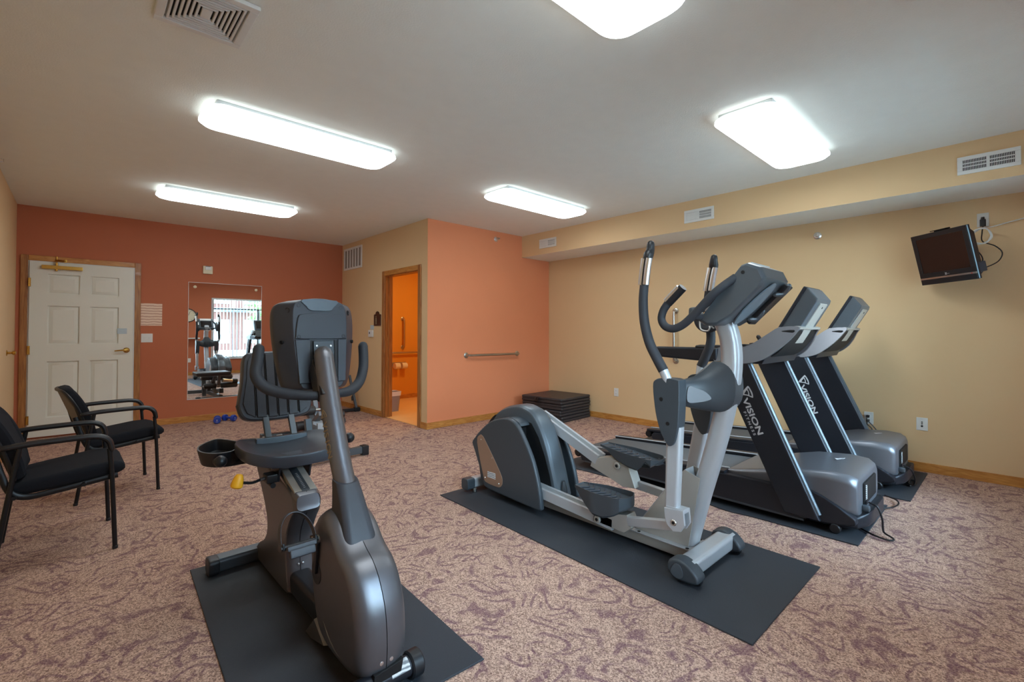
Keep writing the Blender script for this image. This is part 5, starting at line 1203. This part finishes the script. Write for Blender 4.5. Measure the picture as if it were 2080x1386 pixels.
# ------------------------------------------------------------------ weight bench behind the bike
bn = thing('weight_bench', 'grey framed weight bench with black roller pads behind the bike', 'weight bench', (1.86, 5.1, 0))
def bar(a, b, w_, h_, m, nme, side=(1, 0, 0)): return finish(G().obb(a, b, w_, h_, side, .004), nme, m, bn)
bar((1.50, 4.43, .055), (2.10, 4.47, .055), .06, .065, M_SLATE, 'front_crossbar', (0, 1, 0))
for x, y in ((1.475, 4.428), (2.125, 4.472)): finish(G().box(x-.035, x+.035, y-.04, y+.04, .0005, .095, .008), 'crossbar_foot', M_BLACK, bn)
finish(G().box(1.90, 1.955, 4.418, 4.4235, .04, .07), 'maker_label', M_LABEL, bn)
bar((1.56, 5.72, .055), (2.16, 5.72, .055), .06, .06, M_SLATE, 'rear_crossbar', (0, 1, 0))
for x in (1.535, 2.185): finish(G().box(x-.035, x+.035, 5.68, 5.76, .0005, .095, .008), 'crossbar_foot', M_BLACK, bn)
bar((1.82, 4.46, .075), (1.88, 5.72, .075), .06, .06, M_SLATE, 'spine_beam')
bar((1.84, 4.75, .08), (1.86, 5.35, .40), .055, .05, M_TMGREY, 'cross_strut'); bar((1.87, 5.40, .08), (1.84, 4.85, .40), .055, .05, M_TMGREY, 'cross_strut')
bar((1.76, 4.92, .02), (1.74, 4.96, .34), .06, .06, M_SLATE, 'upright_post')
g = G(); g.prism([(4.84, .22), (5.0, .22), (5.0, .30), (4.97, .30), (4.97, .275), (4.88, .275), (4.88, .30), (4.84, .30)], 'x', 1.80, 1.90, .003); finish(g, 'adjust_bracket', M_SILVER, bn)
bar((1.93, 4.92, .35), (1.96, 4.62, .06), .035, .03, M_BLKMET, 'leg_lever')
g = G(); g.cyl((1.74, 4.76, .19), (1.95, 4.76, .19), .020); finish(g, 'peg', M_BLACK, bn)

for y, z, x0, x1 in ((5.22, .225, 1.70, 2.24), (5.20, .385, 1.66, 2.16)):
    for a, b in ((x0, 1.90), (1.97, x1)): finish(G().cyl((a, y, z), (b, y, z), .050, 20, .012), 'roller_pad', M_MATV, bn)
    g = G(); g.cyl((x0-.012, y, z), (x1+.012, y, z), .014); finish(g, 'roller_axle', M_STEEL, bn)
bar((1.935, 5.30, .47), (1.94, 5.20, .20), .05, .04, M_TMGREY, 'roller_strut')
finish(G().box(1.50, 2.02, 5.36, 5.80, .455, .52, .02, 3), 'seat_cushion', M_MATV, bn)
g = G(); g.cyl((1.98, 5.30, .33), (2.16, 5.24, .30), .035, 18, .005); finish(g, 'pivot_tube', M_STEEL, bn); finish(G().cyl((2.15, 5.24, .30), (2.24, 5.23, .295), .042, 18, .006), 'pivot_cap', M_BLACK, bn)
# folded sit-up bench against the wall by the return grille
su = thing('sit_up_bench', 'folded sit-up bench with grey legs and black feet by the red wall', 'sit-up bench', (2.95, 7.02, 0))
for x in (3.10, 2.62):
    finish(G().obb((x+.08, 6.96, .03), (x-.0, 7.05, .56), .045, .03, (0, 1, 0), .004), 'leg', M_SLATE, su)
finish(G().obb((2.62, 6.99, .040), (3.20, 6.965, .030), .045, .045, (0, 1, 0), .006), 'floor_bar', M_BLACK, su)
for x in (2.62, 3.185): finish(G().box(x-.045, x+.045, 6.93, 7.01, .0005, .065, .012), 'foot', M_BLACK, su)
finish(G().obb((3.00, 7.03, .46), (2.55, 7.03, .48), .05, .04, (0, 1, 0), .004), 'top_bar', M_BLACK, su)
M = Matrix.Translation((2.58, 6.96, .30)) @ Matrix.Rotation(math.radians(62), 4, 'X')
lab(finish(G().box(-.17, .17, -.24, .24, -.025, .025, .015, 3, M=M), 'board_pad', mat('red_reflection_vinyl', (92, 48, 40), .5, bump=.05), su), 'padded board with the red wall reflection in its dark maroon colour')  # red wall reflection and shadow put into the pad colour
finish(G().tube([(3.16, 7.0, .26), (3.12, 6.99, .23), (3.12, 6.98, .17)], .012, 8, sm=3), 'lock_lever', M_BLACK, su)

# ------------------------------------------------------------------ window wall things seen in the mirror
t = thing('wall_clock', 'round white wall clock on the window wall, seen in the mirror', 'clock', (2.27, YF, 1.685))
finish(G().lathe([(.185, .0005), (.188, .015), (.182, .035), (.168, .036), (.168, .006)], (2.27, YF, 1.685), (0, 1, 0), 40), 'clock_rim', M_BLACK, t)
finish(G().lathe([(.168, .004), (.168, .012), (0, .013)], (2.27, YF, 1.685), (0, 1, 0), 40), 'clock_face', M_CREAM, t)
g = G(); g.obb((2.27, YF+.016, 1.685), (2.19, YF+.016, 1.72), .012, .003, (0, 0, 1)); g.obb((2.27, YF+.018, 1.685), (2.31, YF+.018, 1.80), .008, .003, (1, 0, 0)); finish(g, 'clock_hands', M_DEEP, t)
for k in range(12):
    a = 2*PI*k/12; finish(G().obb((2.27+.135*math.sin(a), YF+.014, 1.685+.135*math.cos(a)), (2.27+.155*math.sin(a), YF+.014, 1.685+.155*math.cos(a)), .008, .002, (math.cos(a), 0, -math.sin(a))), 'hour_mark', M_DEEP, t)
t = thing('wall_shelf', 'small pale shelf under the clock, seen in the mirror', 'shelf', (2.25, YF, 1.03))
finish(G().box(1.98, 2.52, YF+.0005, YF+.20, 1.03, 1.055, .004), 'shelf_board', M_WHITE, t)
for x in (2.05, 2.45): finish(G().prism([(YF+.001, 1.03), (YF+.16, 1.03), (YF+.001, .93)], 'x', x-.008, x+.008), 'shelf_bracket', M_WHITE, t)
t = thing('wall_outlet', 'white outlet low on the window wall, seen at the mirror edge', 'outlet', (2.30, YF, .42))
finish(G().box(2.265, 2.337, YF+.0005, YF+.006, .363, .477, .003), 'cover_plate', M_WHITE, t)
for z in (.40, .44): finish(G().box(2.286, 2.316, YF+.006, YF+.009, z-.013, z+.013, .003), 'receptacle', M_WHITE, t)

# ------------------------------------------------------------------ outside the window
M_BRICK = mat('outdoor_brick', (80, 50, 42), .9, var=.25, scale=18)
M_SIDING = mat('pale_siding', (112, 118, 120), .8, var=.05)
M_PAVE = mat('concrete_ground', (150, 150, 144), .9, var=.1, scale=3)
M_LEAF = mat('foliage', (66, 94, 42), .8, var=.4, scale=9)
M_BARK = mat('bark', (92, 74, 58), .9, var=.2)
M_OUTGL = mat('reflecting_window_pane', (96, 124, 140), .1, 0, spec=.8)
tag(finish(G().box(-30, 40, -40, YF-T-.02, -.25, -.15), 'ground', M_PAVE, None, (4, -10, -.15)), 'concrete ground outside the window', 'ground', kind='structure')
BY = -24.0
bld = thing('apartment_building', 'brick apartment building with white balconies across the yard, seen in the mirror', 'building', (4, BY, -.15))
finish(G().box(-6, 16, BY-6, BY, -.15, 6.3), 'brick_wall', M_BRICK, bld)
for fl in range(2):
    finish(G().box(-6, 16, BY, BY+.08, .9+fl*2.9+1.75, .9+fl*2.9+2.05), 'floor_band', M_SIDING, bld)
    for k in range(9):
        x = -4.6+k*2.4; z = .35+fl*2.9
        f_ = finish(G().box(x-.75, x+.75, BY-.02, BY+.05, z, z+1.75), 'window', M_SIDING, bld)
        for e in (-.36, .36): finish(G().box(x+e-.32, x+e+.32, BY+.05, BY+.06, z+.08, z+1.67), 'pane', M_OUTGL, f_)
for k in (1, 3, 5, 7):
    for fl in range(2):
        x = -4.6+k*2.4+1.2; z = 2.75+fl*2.9
        b_ = finish(G().box(x-1.0, x+1.0, BY, BY+1.2, z, z+.15), 'balcony', M_SIDING, bld); g = G()
        g.box(x-1, x+1, BY+1.15, BY+1.2, z+.95, z+1.02)
        for j in range(13): g.box(x-1+j*2/12-.02, x-1+j*2/12+.02, BY+1.16, BY+1.19, z+.15, z+.95)
        finish(g, 'balcony_railing', M_SIDING, b_)
def tree(x, y, h, r, label):
    t = thing('garden_tree', label, 'tree', (x, y, -.15), 'trees outside the window')
    finish(G().tube([(x, y, -.15), (x+.05, y, h*.4), (x, y+.05, h*.75)], [.10, .08, .04], 8, sm=3), 'trunk', M_BARK, t)
    g = G(); rnd = random.Random(int(x*10))
    tb = bmesh.new()
    for k in range(420):
        a, b = rnd.random()*2*PI, math.acos(2*rnd.random()-1); q = r*(.45+.55*rnd.random()**.5)
        c = Vector((x+q*math.cos(a)*math.sin(b), y+q*math.sin(a)*math.sin(b), h*.78+q*math.cos(b)*1.1)); e = .11
        d1 = Vector((rnd.uniform(-1, 1), rnd.uniform(-1, 1), rnd.uniform(-1, 1))).normalized(); d2 = d1.orthogonal().normalized()
        tb.faces.new([tb.verts.new(p) for p in (c-d1*e, c+d2*e*.5, c+d1*e, c-d2*e*.5)])
    g._add(tb); o = finish(g, 'leaves', M_LEAF, t); o['kind'] = 'stuff'
tree(1.6, -6.5, 2.9, 1.15, 'leafy tree outside at the left of the window, seen in the mirror')
tree(6.8, -8.5, 3.2, 1.25, 'leafy tree outside at the right of the window')
